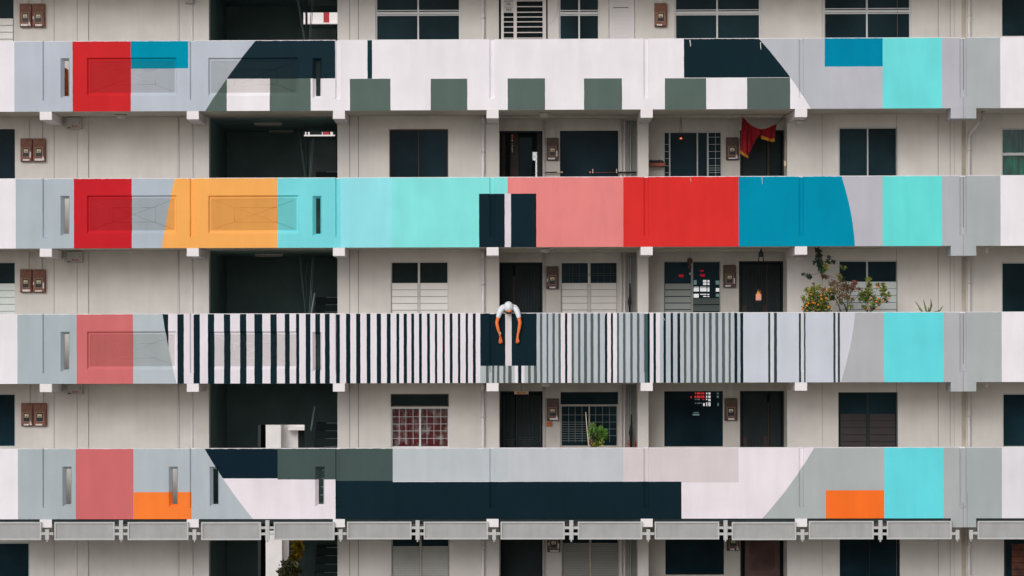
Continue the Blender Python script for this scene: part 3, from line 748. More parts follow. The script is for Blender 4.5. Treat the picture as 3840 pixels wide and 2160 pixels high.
# ---- now the walls, cut round those openings
STL, STR = 783.5, 1265.5         # stair lobby opening, pixels
for f in range(5):
    zf, zs = floorz(f), soffit(f) + .001
    pym = {0: 60, 1: 550, 2: 1070, 3: 1570, 4: 2090}[f]
    xa, xb = P(STL, pym, YW).x, P(STR, pym, YW).x
    hw = [R for (ff, p, R) in OPEN if ff == f and p == 'w']; hr = [R for (ff, p, R) in OPEN if ff == f and p == 'r']
    grid_wall('wall', XL, xa, zf, zs, YW, hw, WALL, ends=.30)
    if f == 0:
        grid_wall('wall', xb, XR, zf, zs, YW, hw, WALL, ends=.3)
    else:
        c0, c1 = P(1872, pym, YW).x, P(2952, pym, YW).x
        grid_wall('wall', xb, c0, zf, zs, YW, hw, WALL, ends=YR - YW + .1)
        grid_wall('wall', c1, XR, zf, zs, YW, hw, WALL, ends=YR - YW + .1)
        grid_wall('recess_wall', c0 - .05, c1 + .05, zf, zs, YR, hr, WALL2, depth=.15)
        k0, k1 = P(2391, pym, YW).x, P(2432, pym, YW).x
        box('column', B, WALL, k0, k1, YW, YW + .42, zf, zs, .004)
        box('beam', B, SOFFIT, c0 - .02, k0 - .002, YW + .05, YW + .25, zs - .05, zs - .001)
        box('beam', B, SOFFIT, k1 + .002, c1 - .002, YW + .05, YW + .25, zs - .05, zs - .001)
    # trim on the left wall: trunking, pilaster, framed panel
    zt_ = zs - .002
    lx = lambda px: P(px, pym, YW).x
    box('cable_trunking', B, WALL, lx(270.5), lx(290), YW - .05, YW, zf, zt_)
    box('pilaster', B, WALL, lx(290.5), lx(331.5), YW - .034, YW - .001, zf, zt_)
    box('pilaster', B, WALL, lx(654), lx(667), YW - .020, YW - .001, zf, zt_)
    if f: box('lintel_band', B, WALL, lx(332), lx(653.5), YW - .020, YW - .001, zs - .10, zt_)
    for px, r in ((670.5, .011), (721.5, .014)):
        cm_ = MB(); cm_.tube([(lx(px), YW - r, zf), (lx(px), YW - r, zt_)], r, PIPE, 8)
        for q in (.55, 1.25, 2.0): cm_.box(lx(px) - .028, lx(px) + .028, YW - .012, YW, zf + q, zf + q + .025, PIPE)
        cm_.build('conduit', B)
    jm = MB()
    for px, wd in ((203, .008), (1311, .010), (1344, .012), (3083, .006), (3362 if f else 3365, .006), (3518, .009), (3563, .008), (3578, .005)):
        jm.box(lx(px) - wd / 2, lx(px) + wd / 2, YW - .003, YW + .002, zf, zt_, JOINT)
    jm.build('wall_joint', B)
    box('stained_strip', B, RUST, lx(3606), lx(3622), YW - .006, YW - .001, zf, zt_)
    # downpipes
    for px in (1811.5, 3632.5):
        dp = MB(); r = .034; yp = YW - .05
        if px > 3000 and f in (1, 2, 3):
            if f == 1:
                dp.tube([(lx(3664), .70, zs), (lx(3664), .70, zs - .14), (lx(3655), .85, zs - .22), (lx(px + 2), yp, zs - .40), (lx(px), yp, zs - .52), (lx(px), yp, zf)], r, PIPE, 12)
            else:
                dp.tube([(lx(px), yp, zt_), (lx(px), yp, zf)], r, PIPE, 12); dp.tube([(lx(3672), .55, zs), (lx(3672), .55, zs - .12)], .030, PIPE, 12)
        else:
            dp.tube([(lx(px), yp, zt_), (lx(px), yp, zf)], r, PIPE, 12)
            if px < 3000 and f: dp.tube([(lx(px) + .002, yp - .012, zt_), (lx(px) + .002, yp - .012, zs - .165)], r * 1.22, PIPE, 12)
        for q in (.35, 1.75): dp.tube([(lx(px), yp, zf + q), (lx(px), yp, zf + q + .07)], r * 1.16, PIPE, 12)
        dp.build('downpipe', B)
    if f:
        Yq = YR - .04
        rx = lambda px: P(px, pym, Yq).x
        rp = MB()
        for px, r in ((2329, .020), (2342, .017)): rp.tube([(rx(px), Yq, zf), (rx(px), Yq, zs - .05)], r, PIPE, 10)
        rp.tube([(rx(2364), Yq - .03, zf), (rx(2364), Yq - .03, zs - .12)], .013, GREYBOX, 8); rp.tube([(rx(2357), Yq, zf), (rx(2357), Yq, zs - .12)], .007, GREYBOX, 6)
        rp.build('riser_pipe', B)
        rp = MB(); rp.tube([(rx(2037), Yq, zf), (rx(2037), Yq, zs - .06)], .011, PIPE, 8); rp.tube([(rx(2043), Yq + .01, zf), (rx(2043), Yq + .01, zs - .06)], .008, PIPE, 8); rp.build('conduit', B)
        box('riser_shade_strip', B, mat('riser_shade_paint', (.30, .30, .285, 1), .9, .1, mottle=.1), rx(2349), rx(2398), YR - .012, YR - .002, zf, zs - .06)  # flat strip on the wall, a recess's shade put into its colour
    # ---------------- stair lobby
    ZC = zs - .005
    lob = MB()
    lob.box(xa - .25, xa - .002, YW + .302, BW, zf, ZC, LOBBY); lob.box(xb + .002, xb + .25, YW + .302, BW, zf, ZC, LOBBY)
    lob.box(xa - .001, xb + .001, YW + .30, BW - .02, zs - .03, zs - .006, LOBBY); lob.box(xa, xb, YW + .31, BW - .02, zf + .002, zf + .012, LOBBY)  # thin ceiling and floor sheets carry the same painted shade
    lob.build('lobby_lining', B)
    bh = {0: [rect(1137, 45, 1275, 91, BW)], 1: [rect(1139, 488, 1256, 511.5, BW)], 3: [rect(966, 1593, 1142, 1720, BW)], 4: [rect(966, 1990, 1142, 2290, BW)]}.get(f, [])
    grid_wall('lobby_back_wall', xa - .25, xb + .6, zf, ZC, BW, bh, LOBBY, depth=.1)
    # shallow closet wall that catches a little light at the lobby's left end
    sx = lambda px: P(px, pym, 5.0).x
    # stair flight rising away at the right
    x_in = P(1168, pym, 3.0).x; x_out = xb - .004
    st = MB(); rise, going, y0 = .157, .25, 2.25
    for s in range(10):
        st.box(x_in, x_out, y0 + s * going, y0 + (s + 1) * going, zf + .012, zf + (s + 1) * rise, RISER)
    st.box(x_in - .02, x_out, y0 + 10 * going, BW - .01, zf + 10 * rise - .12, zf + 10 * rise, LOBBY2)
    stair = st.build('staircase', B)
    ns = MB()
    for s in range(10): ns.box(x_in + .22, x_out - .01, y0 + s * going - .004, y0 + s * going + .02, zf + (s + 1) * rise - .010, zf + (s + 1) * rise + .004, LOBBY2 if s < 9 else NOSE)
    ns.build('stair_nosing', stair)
    # upper flight coming back over the lower one, with stringer and rails
    if f in (0, 1):
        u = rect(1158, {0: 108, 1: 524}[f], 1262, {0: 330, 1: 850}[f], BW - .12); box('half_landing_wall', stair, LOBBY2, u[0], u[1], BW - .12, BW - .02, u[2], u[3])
    top_y = {0: -60, 1: 492, 2: 932, 3: 1440, 4: 1950}[f]; bot_y = {0: 165, 1: 680, 2: 1190, 3: 1660, 4: 2200}[f]
    dx = 0 if f != 0 else -14
    pa, pb_ = P(1122 + dx, top_y, 3.6), P(1148 + dx * .2, bot_y, 3.6)
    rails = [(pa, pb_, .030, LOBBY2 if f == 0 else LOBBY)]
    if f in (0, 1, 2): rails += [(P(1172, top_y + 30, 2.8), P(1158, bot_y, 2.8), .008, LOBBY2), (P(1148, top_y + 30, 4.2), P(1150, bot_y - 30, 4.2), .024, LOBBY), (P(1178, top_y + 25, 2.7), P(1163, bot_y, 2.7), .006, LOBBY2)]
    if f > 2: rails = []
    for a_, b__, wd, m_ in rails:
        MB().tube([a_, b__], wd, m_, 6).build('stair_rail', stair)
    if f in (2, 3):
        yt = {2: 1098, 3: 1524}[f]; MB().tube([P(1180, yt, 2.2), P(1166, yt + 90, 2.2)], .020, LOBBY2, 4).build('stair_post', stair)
# outer skin at the back and the rear access gallery seen through the lobby
zlo, zhi = floorz(4), soffit(0)
box('rear_wall', B, REARW, XL, P(STL, 1000, YW).x - .26, BW + .1, BW + .2, zlo, zhi)
box('rear_wall', B, REARW, P(STR, 1000, YW).x + .62, XR, BW + .1, BW + .2, zlo, zhi)
RY = 34.0
RB = empty('rear_block', (-4, RY + .6, 0), 'white block behind, glimpsed through the open stair lobbies', 'building')
box('wall', RB, REARW, -14, 8, RY + .6, RY + 6, 0, 30)
for f in (3, 4):
    t0 = {3: 1560, 4: 1925}[f]; b0 = {3: 1780, 4: 2320}[f]
    a, c, e, g_ = rect(996 if f == 3 else 998, t0, 1053 if f == 3 else 1057, b0, RY); box('column', RB, REARW, a, c, RY, RY + .598, e, g_)
    a, c, e, g_ = rect(1085 if f == 3 else 1084, t0, 1200, b0, RY + .59); dz = P(1100, 1615, RY).z if f == 3 else g_
    box('doorway', RB, VOID, P(1113, 1640, RY).x if f == 3 else a, c, RY + .585, RY + .597, e, dz)
    if f == 3:
        a3, c3, e3, g3 = rect(1080, 1604, 1180, 1614, RY); box('canopy', RB, REARW, a3, c3, RY + .15, RY + .58, e3, g3)
    a, c, e, g_ = rect(967, t0, 979, b0, BW + .4); box('rear_post', B, REARW, a, c, BW + .4, BW + .55, e, g_)
    a, c, e, g_ = rect(979.5, t0, 996, b0, BW + .3); box('rear_door_edge', B, VOID, a, c, BW + .2, BW + .35, e, g_)
    if f == 4: box('rear_gallery', B, FLOORM, -7, 1, BW + .101, BW + 2.2, floorz(f) - .2, floorz(f))
for f, (t0, b0) in ((0, (20, 86)), (1, (440, 506))):
    a, c, e, g_ = rect(1060, t0, 1320, b0, RY)
    if f == 0: o = box('parapet', RB, REARW, a, c, RY, RY + .1, e, g_)
    else:
        o = box('parapet', RB, VOID, a, c, RY + .05, RY + .1, e, g_)
        for q0, q1 in ((1144, 1149), (1155, 1161), (1207, 1210), (1239, 1244), (1245, 1248)):
            u = rect(q0, 470, q1, 505.5, RY); box('baluster', o, REARW, u[0], u[1], RY + .01, RY + .048, u[2], u[3])
    u = rect(1213, t0, 1234.5, b0 - .5, RY); box('painted_stripe', o, REARR, u[0], u[1], RY - .006, RY - .001 if f == 0 else RY + .048, u[2], u[3])
    u = rect(1060, b0 + .2, 1320, b0 + 5, RY); box('sill', o, REARW, u[0], u[1], RY - .1, RY + .3, u[2], u[3])

# glowing patches on the panes imitate light from far windows beyond the rooms (they belong to those windows)
def lit_patches(win, Yp, rects, m, name):
    for (a, b, c, d) in rects:
        q = MB(); x0, x1, z0, z1 = rect(a, b, c, d, Yp); q.face([(x0, Yp, z0), (x1, Yp, z0), (x1, Yp, z1), (x0, Yp, z1)], m); q.build(name, win)
wins = [o for o in B.children if o.name.startswith('window')]
def win_at(px, py, Y):
    p = P(px, py, Y)
    return min(wins, key=lambda o: min((Vector(v.co) - p).length for v in o.data.vertices))
litw = mat('far_pane_daylight_glow', (.8, .82, .83, 1), .8, .1, emit=(.82, .80, .82, 1), estr=.60)
litr = mat('red_patch_glow', (.6, .05, .05, 1), .8, .1, emit=(.60, .03, .035, 1), estr=.75)
dimr = mat('dim_red_patch_glow', (.4, .02, .03, 1), .8, .1, emit=(.40, .006, .02, 1), estr=.5)
dimg = mat('dim_patch_glow', (.2, .3, .3, 1), .8, .1, emit=(.10, .17, .18, 1), estr=.6)
g4 = lambda a, b, c, d: (2420 + a / 4.441, 920 + b / 4.441, 2420 + c / 4.441, 920 + d / 4.441)
w2 = win_at(2600, 1075, YR); Yp = YR + .05 + .0185
lit_patches(w2, Yp, [g4(*q) for q in [(962, 578, 1018, 618), (1034, 578, 1068, 618), (962, 628, 1018, 660), (1034, 628, 1068, 660), (805, 692, 893, 702), (912, 692, 1018, 702), (1034, 692, 1068, 702),
    (805, 712, 893, 768), (912, 712, 1020, 768), (1034, 712, 1068, 770), (1174, 712, 1232, 770), (805, 808, 888, 870), (912, 808, 1018, 822), (1034, 808, 1066, 826), (962, 842, 1018, 858), (1034, 842, 1066, 858)]], litw, 'far_window')
lit_patches(w2, Yp, [g4(*q) for q in [(912, 480, 992, 518), (558, 486, 636, 528), (915, 412, 970, 436)]], dimr, 'far_red_glow')
lit_patches(w2, Yp, [g4(*q) for q in [(805, 580, 855, 655), (1172, 588, 1232, 652), (1176, 808, 1230, 856)]], dimg, 'far_dim_glow')
g5 = lambda a, b, c, d: (2420 + a / 4.441, 1430 + b / 4.441, 2420 + c / 4.441, 1430 + d / 4.441)
w3 = win_at(2600, 1570, YR)
lit_patches(w3, Yp, [g5(*q) for q in [(1012, 186, 1032, 216), (1050, 186, 1085, 218), (1012, 238, 1032, 276), (1050, 238, 1086, 276), (1050, 292, 1086, 330), (1012, 292, 1032, 310), (1012, 350, 1032, 412), (1050, 350, 1086, 412), (962, 362, 990, 412)]], litw, 'far_window')
lit_patches(w3, Yp, [g5(*q) for q in [(825, 188, 848, 212), (860, 186, 910, 214), (920, 186, 940, 214), (950, 186, 982, 214), (822, 240, 850, 278), (862, 238, 908, 278), (918, 240, 942, 276), (950, 238, 984, 276), (950, 294, 982, 310), (752, 250, 774, 276)]], litr, 'far_red_glow')
lit_patches(w3, Yp, [g5(*q) for q in [(1192, 190, 1222, 214), (1192, 240, 1222, 276), (826, 296, 850, 310), (864, 294, 908, 310), (824, 358, 850, 372), (866, 356, 908, 372), (918, 356, 940, 372), (800, 514, 888, 526), (788, 542, 900, 568), (1200, 360, 1222, 410)]], dimg, 'far_dim_glow')

# ------------------------------------------------------------------ row of framed panels under the lowest painted parapet
scr = empty('panel_screen', (0, -.05, P(1920, 1990).z), 'long row of grey framed panels on posts just below the lowest painted parapet', 'panel screen')
YS = -.05
def prect(a, b, c, d): return rect(a, b, c, d, YS)
for (a, c) in [(-60, 155.5), (204, 430), (479, 707), (754.5, 979), (1027, 1254.5), (1301.5, 1543), (1589, 1830.5), (1877, 2117.5), (2167, 2408), (2455, 2697), (2744, 2985.5), (3033, 3276), (3325.5, 3568.5), (3666, 3930)]:
    ty, by = (1957.5, 2025) if a < 3000 else (1953.5, 2022)
    if 1200 < a < 2700: ty, by = 1956, 2022.5
    x0, x1, z0, z1 = prect(a, ty, c, by); t = mm(5.6)
    fm = MB(); 
    for q in ((x0, x0 + t, z0, z1), (x1 - t, x1, z0, z1), (x0 + t, x1 - t, z1 - t, z1), (x0 + t, x1 - t, z0, z0 + t)):
        fm.box(q[0], q[1], YS - .02, YS + .03, q[2], q[3], PANELF)
    po = fm.build('panel', scr)
    box('panel_infill', po, PANELM, x0 + t * .6, x1 - t * .6, YS + .004, YS + .012, z0 + t * .6, z1 - t * .6)
def post(px, ytop, ybot, arms, half=7.5, side=(1, 1), gap=16.5):
    x0, x1, z0, z1 = prect(px - half, ytop, px + half, ybot); q = MB()
    q.box(x0, x1, YS - .03, YS + .02, z0, z1, PANELF)
    cx = (x0 + x1) / 2
    q.tube([(cx, YS - .005, z0), (cx, YS - .005, z0 - mm(8))], mm(3), PANELF, 8)
    for ay in arms:
        zc = P(px, ay, YS).z
        if side[0]: q.box(x0 - mm(gap), x0, YS - .012, YS + .0, zc - mm(4.8), zc + mm(4.8), PANELF)
        if side[1]: q.box(x1, x1 + mm(gap), YS - .012, YS + .0, zc - mm(4.8), zc + mm(4.8), PANELF)
        for s, on in ((-1, side[0]), (1, side[1])):
            if on: q.ball((cx + s * (mm(half) + mm(9)), YS - .014, zc), .008, ALUG, 6)
    q.build('post', scr)
for px in (454.5, 1003, 1566, 2142.5, 2720.5, 3301): post(px, 1951, 2024, (1979, 2002))
for px in (177.5, 729.5, 1277.5, 1853, 2431, 3009): post(px, 1985, 2024, (2001,), half=7, gap=15)
post(3590, 1987, 2023, (2001,), half=7, side=(1, 0), gap=15); post(3641, 1987, 2022, (1999,), half=7, side=(0, 1), gap=17)

ch = MB(); zc = ROWZ[4][0]  # added dark box: paints the shaded gap, blocks light to the lowest corridor
ch.box(XL, X0(3560, 1945), 0.03, .48, zc - .10, zc - .004, mat('gap_shade_paint', (.028, .040, .042, 1), .7, .1, mottle=.2)); ch.build('added_shade_box', scr)
ch = MB(); ch.box(X0(3667, 1945), XR, 0.03, .48, zc - .10, zc - .004, MATS['gap_shade_paint']); ch.build('added_shade_box', scr)
# ------------------------------------------------------------------ electric meters
def meter(x0, y0, x1, y1, Y, f, label, m=METER, stick=0, has_conduit=True):
    a, c, e, g = rect(x0, y0, x1, y1, Y); L = Vector(((a + c) / 2, Y, e)); W, H = c - a, g - e
    o = empty('electric_meter', L, label, 'electric meter', 'brown electric meters on the corridor walls')
    yb = Y - .085
    cb = MB(); cb.box(a + .003, c - .003, yb, Y - .001, e, g, m); cas = cb.build('casing', o, .012)
    lid = MB(); lid.box(a + .02, c - .02, yb - .018, yb + .002, e + H * .06, e + H * .62, m); lo = lid.build('cover', o, .006)
    wf = MB(); u0, u1, v0, v1 = a + W * .18, a + W * .80, e + H * .18, e + H * .61; t = W * .06
    PK = mat('pinkish_meter_rim', (.32, .17, .12, 1), .6, .3, mottle=.2, mscale=20)
    for q in ((u0, u0 + t, v0, v1), (u1 - t, u1, v0, v1), (u0 + t, u1 - t, v1 - t, v1), (u0 + t, u1 - t, v0, v0 + t)): wf.box(q[0], q[1], yb - .026, yb - .014, q[2], q[3], PK)
    wo = wf.build('meter_window', o)
    box('glass', wo, METERG, u0 + t, u1 - t, yb - .022, yb - .016, v0 + t, v1 - t)
    dl = MB(); dl.box(u0 + t * 2.4, u1 - t * 2.4, yb - .0255, yb - .0225, v0 + (v1 - v0) * .46, v1 - t * 2.6, DIAL)
    dl.box(u0 + t * 3.5, u1 - t * 3.5, yb - .0275, yb - .0252, v0 + (v1 - v0) * .52, v0 + (v1 - v0) * .60, RUSTF); dl.build('dial', o)
    rng = random.Random(stick * 31 + int(x0))
    sb = MB()
    n0 = .12 + rng.random() * .15; n1 = .55 + rng.random() * .35
    sb.box(a + W * n0, a + W * n1, yb - .0225, yb - .0185, e + H * .035, e + H * (.09 + .04 * rng.random()), PAPER)
    if stick % 3 == 1: sb.box(a + W * .80, a + W * .90, yb - .0225, yb - .0185, e + H * .17, e + H * .42, PAPER)
    if stick % 3 == 2: sb.face([(a + W * .72, yb - .02, e + H * .06), (a + W * .93, yb - .02, e + H * .05), (a + W * .80, yb - .02, e + H * .30)], PAPER)
    if stick % 4 == 3: sb.box(a + W * .06, a + W * .14, yb - .0225, yb - .0185, e + H * .33, e + H * .45, PAPER)
    sb.build('sticker', o)
    for sx in (.3, .7): pass
    if has_conduit:
        box('cable_duct', o, WALL if Y == YW else WALL2, a + W * .30, a + W * .70, Y - .035, Y - .002, g + .001, soffit(f) - .004)
    return o
top = 'above the red and blue end of the topmost parapet'
LM = [(75, 15, 121, 103, 0), (123, 15, 171, 103, 0), (78, 520, 123.5, 607, 1), (125, 520, 173, 607, 1), (77, 1010, 122.5, 1097, 2), (124, 1010, 173, 1097, 2), (81, 1511, 126, 1598, 3), (127.5, 1511, 177, 1598, 3)]
pl_ = ['over the red and blue blocks up top', 'over the red block beside the orange one', 'over the salmon pink block of the striped parapet', 'over the salmon pink block of the lowest parapet']
for i, (a, b, c, d, f) in enumerate(LM):
    lab = ('left' if i % 2 == 0 else 'right') + ' rusty brown meter of the pair ' + pl_[f]
    meter(a, b, c, d, YW, f, lab, METER, i + 2)
RM = [(2453, 13, 2501, 101, 0, YW, 'lone reddish brown meter between white windows on the topmost corridor', METER),
      (2049, 518, 2095, 602, 1, YR, 'dull brown meter between the doorway with red digits and a dark window', METERD),
      (2721, 516, 2769, 600, 1, YR, 'dull brown meter just left of the red fringed cloth', METERD),
      (2048, 999, 2095, 1084, 2, YR, 'dull brown meter above and to the right of the person leaning over', METERD),
      (2711.5, 994, 2759, 1079, 2, YR, 'dull brown meter beside the half open louvre window with glowing red patches', METERD),
      (2049, 1494, 2096, 1577, 3, YR, 'dull brown meter above the small orange wall box', METERD),
      (2716, 1493, 2764, 1577, 3, YR, 'dull brown meter right of the dark window with red and white squares', METERD),
      (2052, 1990, 2101, 2070, 4, YR, 'dark meter left of the ribbed shutters below the panel row', METERD),
      (2724, 1985, 2773, 2065, 4, YR, 'dark meter beside the reddish door below the panel row', METERD)]
for i, (a, b, c, d, f, Y, lab, m) in enumerate(RM): meter(a, b, c, d, Y, f, lab, m, i)

# switch boxes high on the left wall
def switch_box(x0, y0, x1, y1, f, label):
    a, c, e, g = rect(x0, y0, x1, y1, YW - .06); o = empty('switch_box', ((a + c) / 2, YW, e), label, 'switch box', 'grey switch boxes over the trunking')
    box('box_body', o, GREYBOX, a, c, YW - .16, YW - .052, e, g, .006)
    q = MB(); W, H = c - a, g - e; q.box(a + W * .05, a + W * .27, YW - .164, YW - .161, e + H * .04, e + H * .12, BLACK); q.build('vent_slot', o)
    q = MB(); q.box(a + W * .36, a + W * .76, YW - .163, YW - .161, e + H * .12, e + H * .30, mat('faded_warning_print', (.46, .27, .21, 1), .8, .1, mottle=.5, mscale=60)); q.build('printed_label', o)
    q = MB(); q.tube([(c - W * .14, YW - .16, e + H * .52), (c - W * .14, YW - .172, e + H * .52)], .010, BLACK, 8); q.build('lock', o)
switch_box(252, 441, 309, 484, 1, 'grey switch box under the topmost painted parapet, at left')
switch_box(252.5, 943, 311, 985, 2, 'grey switch box under the red and orange parapet')
switch_box(254, 1436, 311.5, 1478, 3, 'grey switch box under the salmon and striped parapet')
a, c, e, g = rect(697, -14, 727, 14, YW); tag(box('junction_box', None, GREYBOX, a, c, YW - .09, YW - .032, e, g, .005), 'small grey junction box at the top edge left of the stair opening', 'junction box')

# lamps
DOME = mat('lamp_glass', (.55, .54, .50, 1), .4, .4)
def dome_lamp(px, py, f, Y, zc, label):
    x = P(px, py, Y).x; o = empty('ceiling_lamp', (x, Y, zc), label, 'ceiling lamp', 'round lamps under the corridor ceilings')
    q = MB(); q.lathe((x, Y, zc), [(.001, 0), (.115, 0), (.115, -.03), (.10, -.035)], GREYBOX, 20); q.build('lamp_base', o)
    q = MB(); q.lathe((x, Y, zc), [(.10, -.035), (.095, -.06), (.06, -.085), (.001, -.092)], DOME, 20); q.build('lamp_glass', o)
dome_lamp(2041, 424, 1, .75, soffit(1) - .001, 'round ceiling lamp above the meter on the second corridor from top')
dome_lamp(2042, 936, 2, .75, soffit(2) - .001, 'round ceiling lamp under the pink part of the parapet')
dome_lamp(2047, 1436, 3, .75, soffit(3) - .001, 'round ceiling lamp under the striped parapet')
dome_lamp(455, 426, 1, .75, soffit(1) - .001, 'round ceiling lamp under the red block of the topmost parapet')
dome_lamp(2999, 452, 1, .80, soffit(1) - .167, 'round lamp under the bracket right of the red fringed cloth')
dome_lamp(2999, 966, 2, .80, soffit(2) - .167, 'round lamp under the bracket left of the hanging climber')
BAT = mat('batten_plastic', (.45, .40, .36, 1), .5, .3)
def batten(x0, x1, y, f, Y, label):
    a, c = P(x0, y, Y).x, P(x1, y, Y).x; z = soffit(f) - .032
    o = empty('batten_light', ((a + c) / 2, Y, z), label, 'strip light', 'strip lights on the stair lobby ceilings')
    box('batten_body', o, GREYBOX, a, c, Y - .03, Y + .03, z - .03, z); 
    q = MB(); q.tube([(a + .02, Y, z - .045), (c - .02, Y, z - .045)], .016, BAT, 8); q.build('tube', o)
batten(953, 1058, 459, 1, 2.6, 'strip light in the stair lobby under the topmost parapet, nearer one')
batten(1008, 1100, 482, 1, 4.6, 'dim strip light deeper in the stair lobby under the topmost parapet')
batten(955, 1062, 945, 2, 2.6, 'strip light in the stair lobby under the orange block')

# ------------------------------------------------------------------ things in the corridors
zt1, zt2, zt3 = ROWZ[1][1], ROWZ[2][1], ROWZ[3][1]
# orange cabinet seen through a slot of the topmost parapet
x = P(248, 320, .5).x; zf0 = floorz(0)
o = empty('storage_bundle', (x, .5, zf0), 'orange wrapped bundle showing through the left slot of the topmost parapet', 'bundle')
q = MB(); q.box(x - .22, x + .03, .35, .65, zf0, P(248, 258, .5).z, ORANGE); bo = q.build('wrapping', o, .02)
q = MB(); [q.tube([(x - .225, .345, zf0 + k), (x + .035, .345, zf0 + k)], .008, WOODR, 6) for k in (.2, .45, .62)]; q.build('binding_cord', o)

# red fringed door cloth
def z4(a, b): return (2420 + a / 4.441, 410 + b / 4.441)
colsx = [((1612, 130), (1575, 680)), ((1635, 150), (1605, 708)), ((1660, 170), (1640, 735)), ((1700, 215), (1712, 770)), ((1770, 270), (1775, 640)), ((1850, 312), (1832, 510)), ((1915, 332), (1922, 404)),
         ((1930, 332), (1928, 440)), ((2010, 320), (2010, 470)), ((2060, 300), (2050, 482)), ((2100, 280), (2095, 490)), ((2190, 240), (2150, 495))]
YC = YW + .02; RW = 10
def cpt(ci, t):
    (ta, tb), (ba, bb) = colsx[ci]; a, b = z4(ta + (ba - ta) * t, tb + (bb - tb) * t)
    wv = .035 * math.sin(ci * 1.9 + t * 1.2) * (.3 + t) 
    p = P(a, b, YC); return Vector((p.x, YC + wv - .03, p.z))
o = empty('door_cloth', P(*z4(1900, 130), YC), 'red cloth with gold fringe draped over a dark doorway', 'door cloth')
q = MB()
for i in range(len(colsx) - 1):
    for j in range(RW):
        q.face([cpt(i, (j + 1) / RW), cpt(i + 1, (j + 1) / RW), cpt(i + 1, j / RW), cpt(i, j / RW)], RED, True)
cl = q.build('cloth', o); md = cl.modifiers.new('solid', 'SOLIDIFY'); md.thickness = .006
q = MB()
for rng_ in ((0, 3), (7, 11)):
    for i in range(*rng_):
        for s in range(9):
            t = s / 9.0; p = cpt(i, 1).lerp(cpt(i + 1, 1), t); p2 = cpt(i, 1).lerp(cpt(i + 1, 1), t + .09)
            d = .060 + .006 * math.sin(s * 2.2)
            q.face([p + Vector((.004, -.008, -d)), p2 + Vector((.004, -.008, -d)), p2 + Vector((0, -.004, .004)), p + Vector((0, -.004, .004))], GOLD)
fr = q.build('fringe', o)
q = MB(); q.tube([P(*z4(1612, 130), YC - .02), P(*z4(1608, 95), YC)], .004, BLACK, 5); q.tube([P(*z4(2190, 240), YC - .02), P(*z4(2260, 175), YC), P(*z4(2330, 85), YC)], .007, BLACK, 6); q.build('cord', o)

# altar shelf, oil lamp, laundry poles, digits
a, c, e, g = rect(2434, 614, 2493, 625, YR); o = empty('altar_shelf', ((a + c) / 2, YR, e), 'small red wooden altar shelf right of a white column', 'shelf')
box('shelf_board', o, WOODR, a, c, YR - .22, YR - .002, e, g, .004)
q = MB(); a2, c2, e2, g2 = rect(2435, 601, 2489, 613, YR - .02)
q.face([(a2, YR - .03, g + .001), (c2, YR - .03, g + .001), (c2, YR - .03, g2 - .02), (c2 - .03, YR - .03, g2), (a2, YR - .03, g2)], WOODD)
q.box(a2, c2, YR - .029, YR - .003, g + .001, g2 - .025, WOODD); q.tube([(a2 + .02, YR - .1, g2 - .03), (a2 + .02, YR - .1, g2 + .01)], .008, WOODD, 6); q.tube([(a2 + .2, YR - .1, g2 - .03), (a2 + .2, YR - .1, g2 + .01)], .008, WOODD, 6)
q.box(a2, c2 - .01, YR - .19, YR - .05, g + .001, g2 - .03, WOODD); q.build('altar_back', o)
def hang(name, label, cat, px, y0, y1, Y, fn, wires=True):
    p = P(px, y1, Y); o = empty(name, p, label, cat)
    if wires:
        q = MB(); t = P(px, y0, Y)
        q.tube([t, p + Vector((.035, 0, .05))], .0035, BLACK, 5); q.tube([t, p + Vector((-.035, 0, .05))], .0035, BLACK, 5); q.tube([t, p + Vector((.005, .03, .05))], .0035, BLACK, 5); q.build('wire', o)
    fn(o, p); return o
GLOW = mat('red_lamp_glow', (.8, .2, .1, 1), .5, .3, emit=(1.0, .20, .08, 1), estr=1.1)
def oil_lamp(o, p):
    q = MB(); q.lathe(p, [(.001, -.01), (.05, 0), (.055, .012), (.05, .016), (.001, .016)], BLACK, 14); q.build('lamp_dish', o)
    q = MB(); q.ball(p + Vector((0, -.01, .025)), .024, GLOW, 10); q.build('lamp_glass', o)
    q = MB()
    for s in (1, -1): q.tube([p + Vector((s * .035, 0, .05)), p + Vector((s * .05, 0, .012))], .0035, BLACK, 5)
    q.build('hook', o)
hang('oil_lamp', 'small glowing red oil lamp hanging on wires before a white framed window', 'oil lamp', 2553.5, 434, 525, 1.0, oil_lamp)
def bell(o, p):
    BR = mat('brown_lantern', (.07, .032, .028, 1), .5, .3)
    q = MB(); q.lathe(p, [(.001, .10), (.03, .098), (.056, .07), (.058, .01), (.045, -.01), (.02, -.02), (.02, -.06), (.035, -.07), (.03, -.12), (.001, -.13)], BR, 14); q.build('lantern_body', o)
    q = MB(); q.box(p.x - .006, p.x + .006, p.y - .004, p.y + .004, p.z - .24, p.z - .20, PAPER); q.tube([p + Vector((0, 0, -.13)), p + Vector((0, 0, -.20))], .002, BLACK, 4); q.build('paper_tag', o)
    q = MB(); q.tube([p + Vector((0, 0, .1)), p + Vector((0, 0, .24))], .003, BLACK, 5); q.build('cord', o)
hang('lantern', 'small brown lantern with a paper tag hanging before the half open louvres', 'lantern', 2587, 940, 985, 1.2, bell, False)
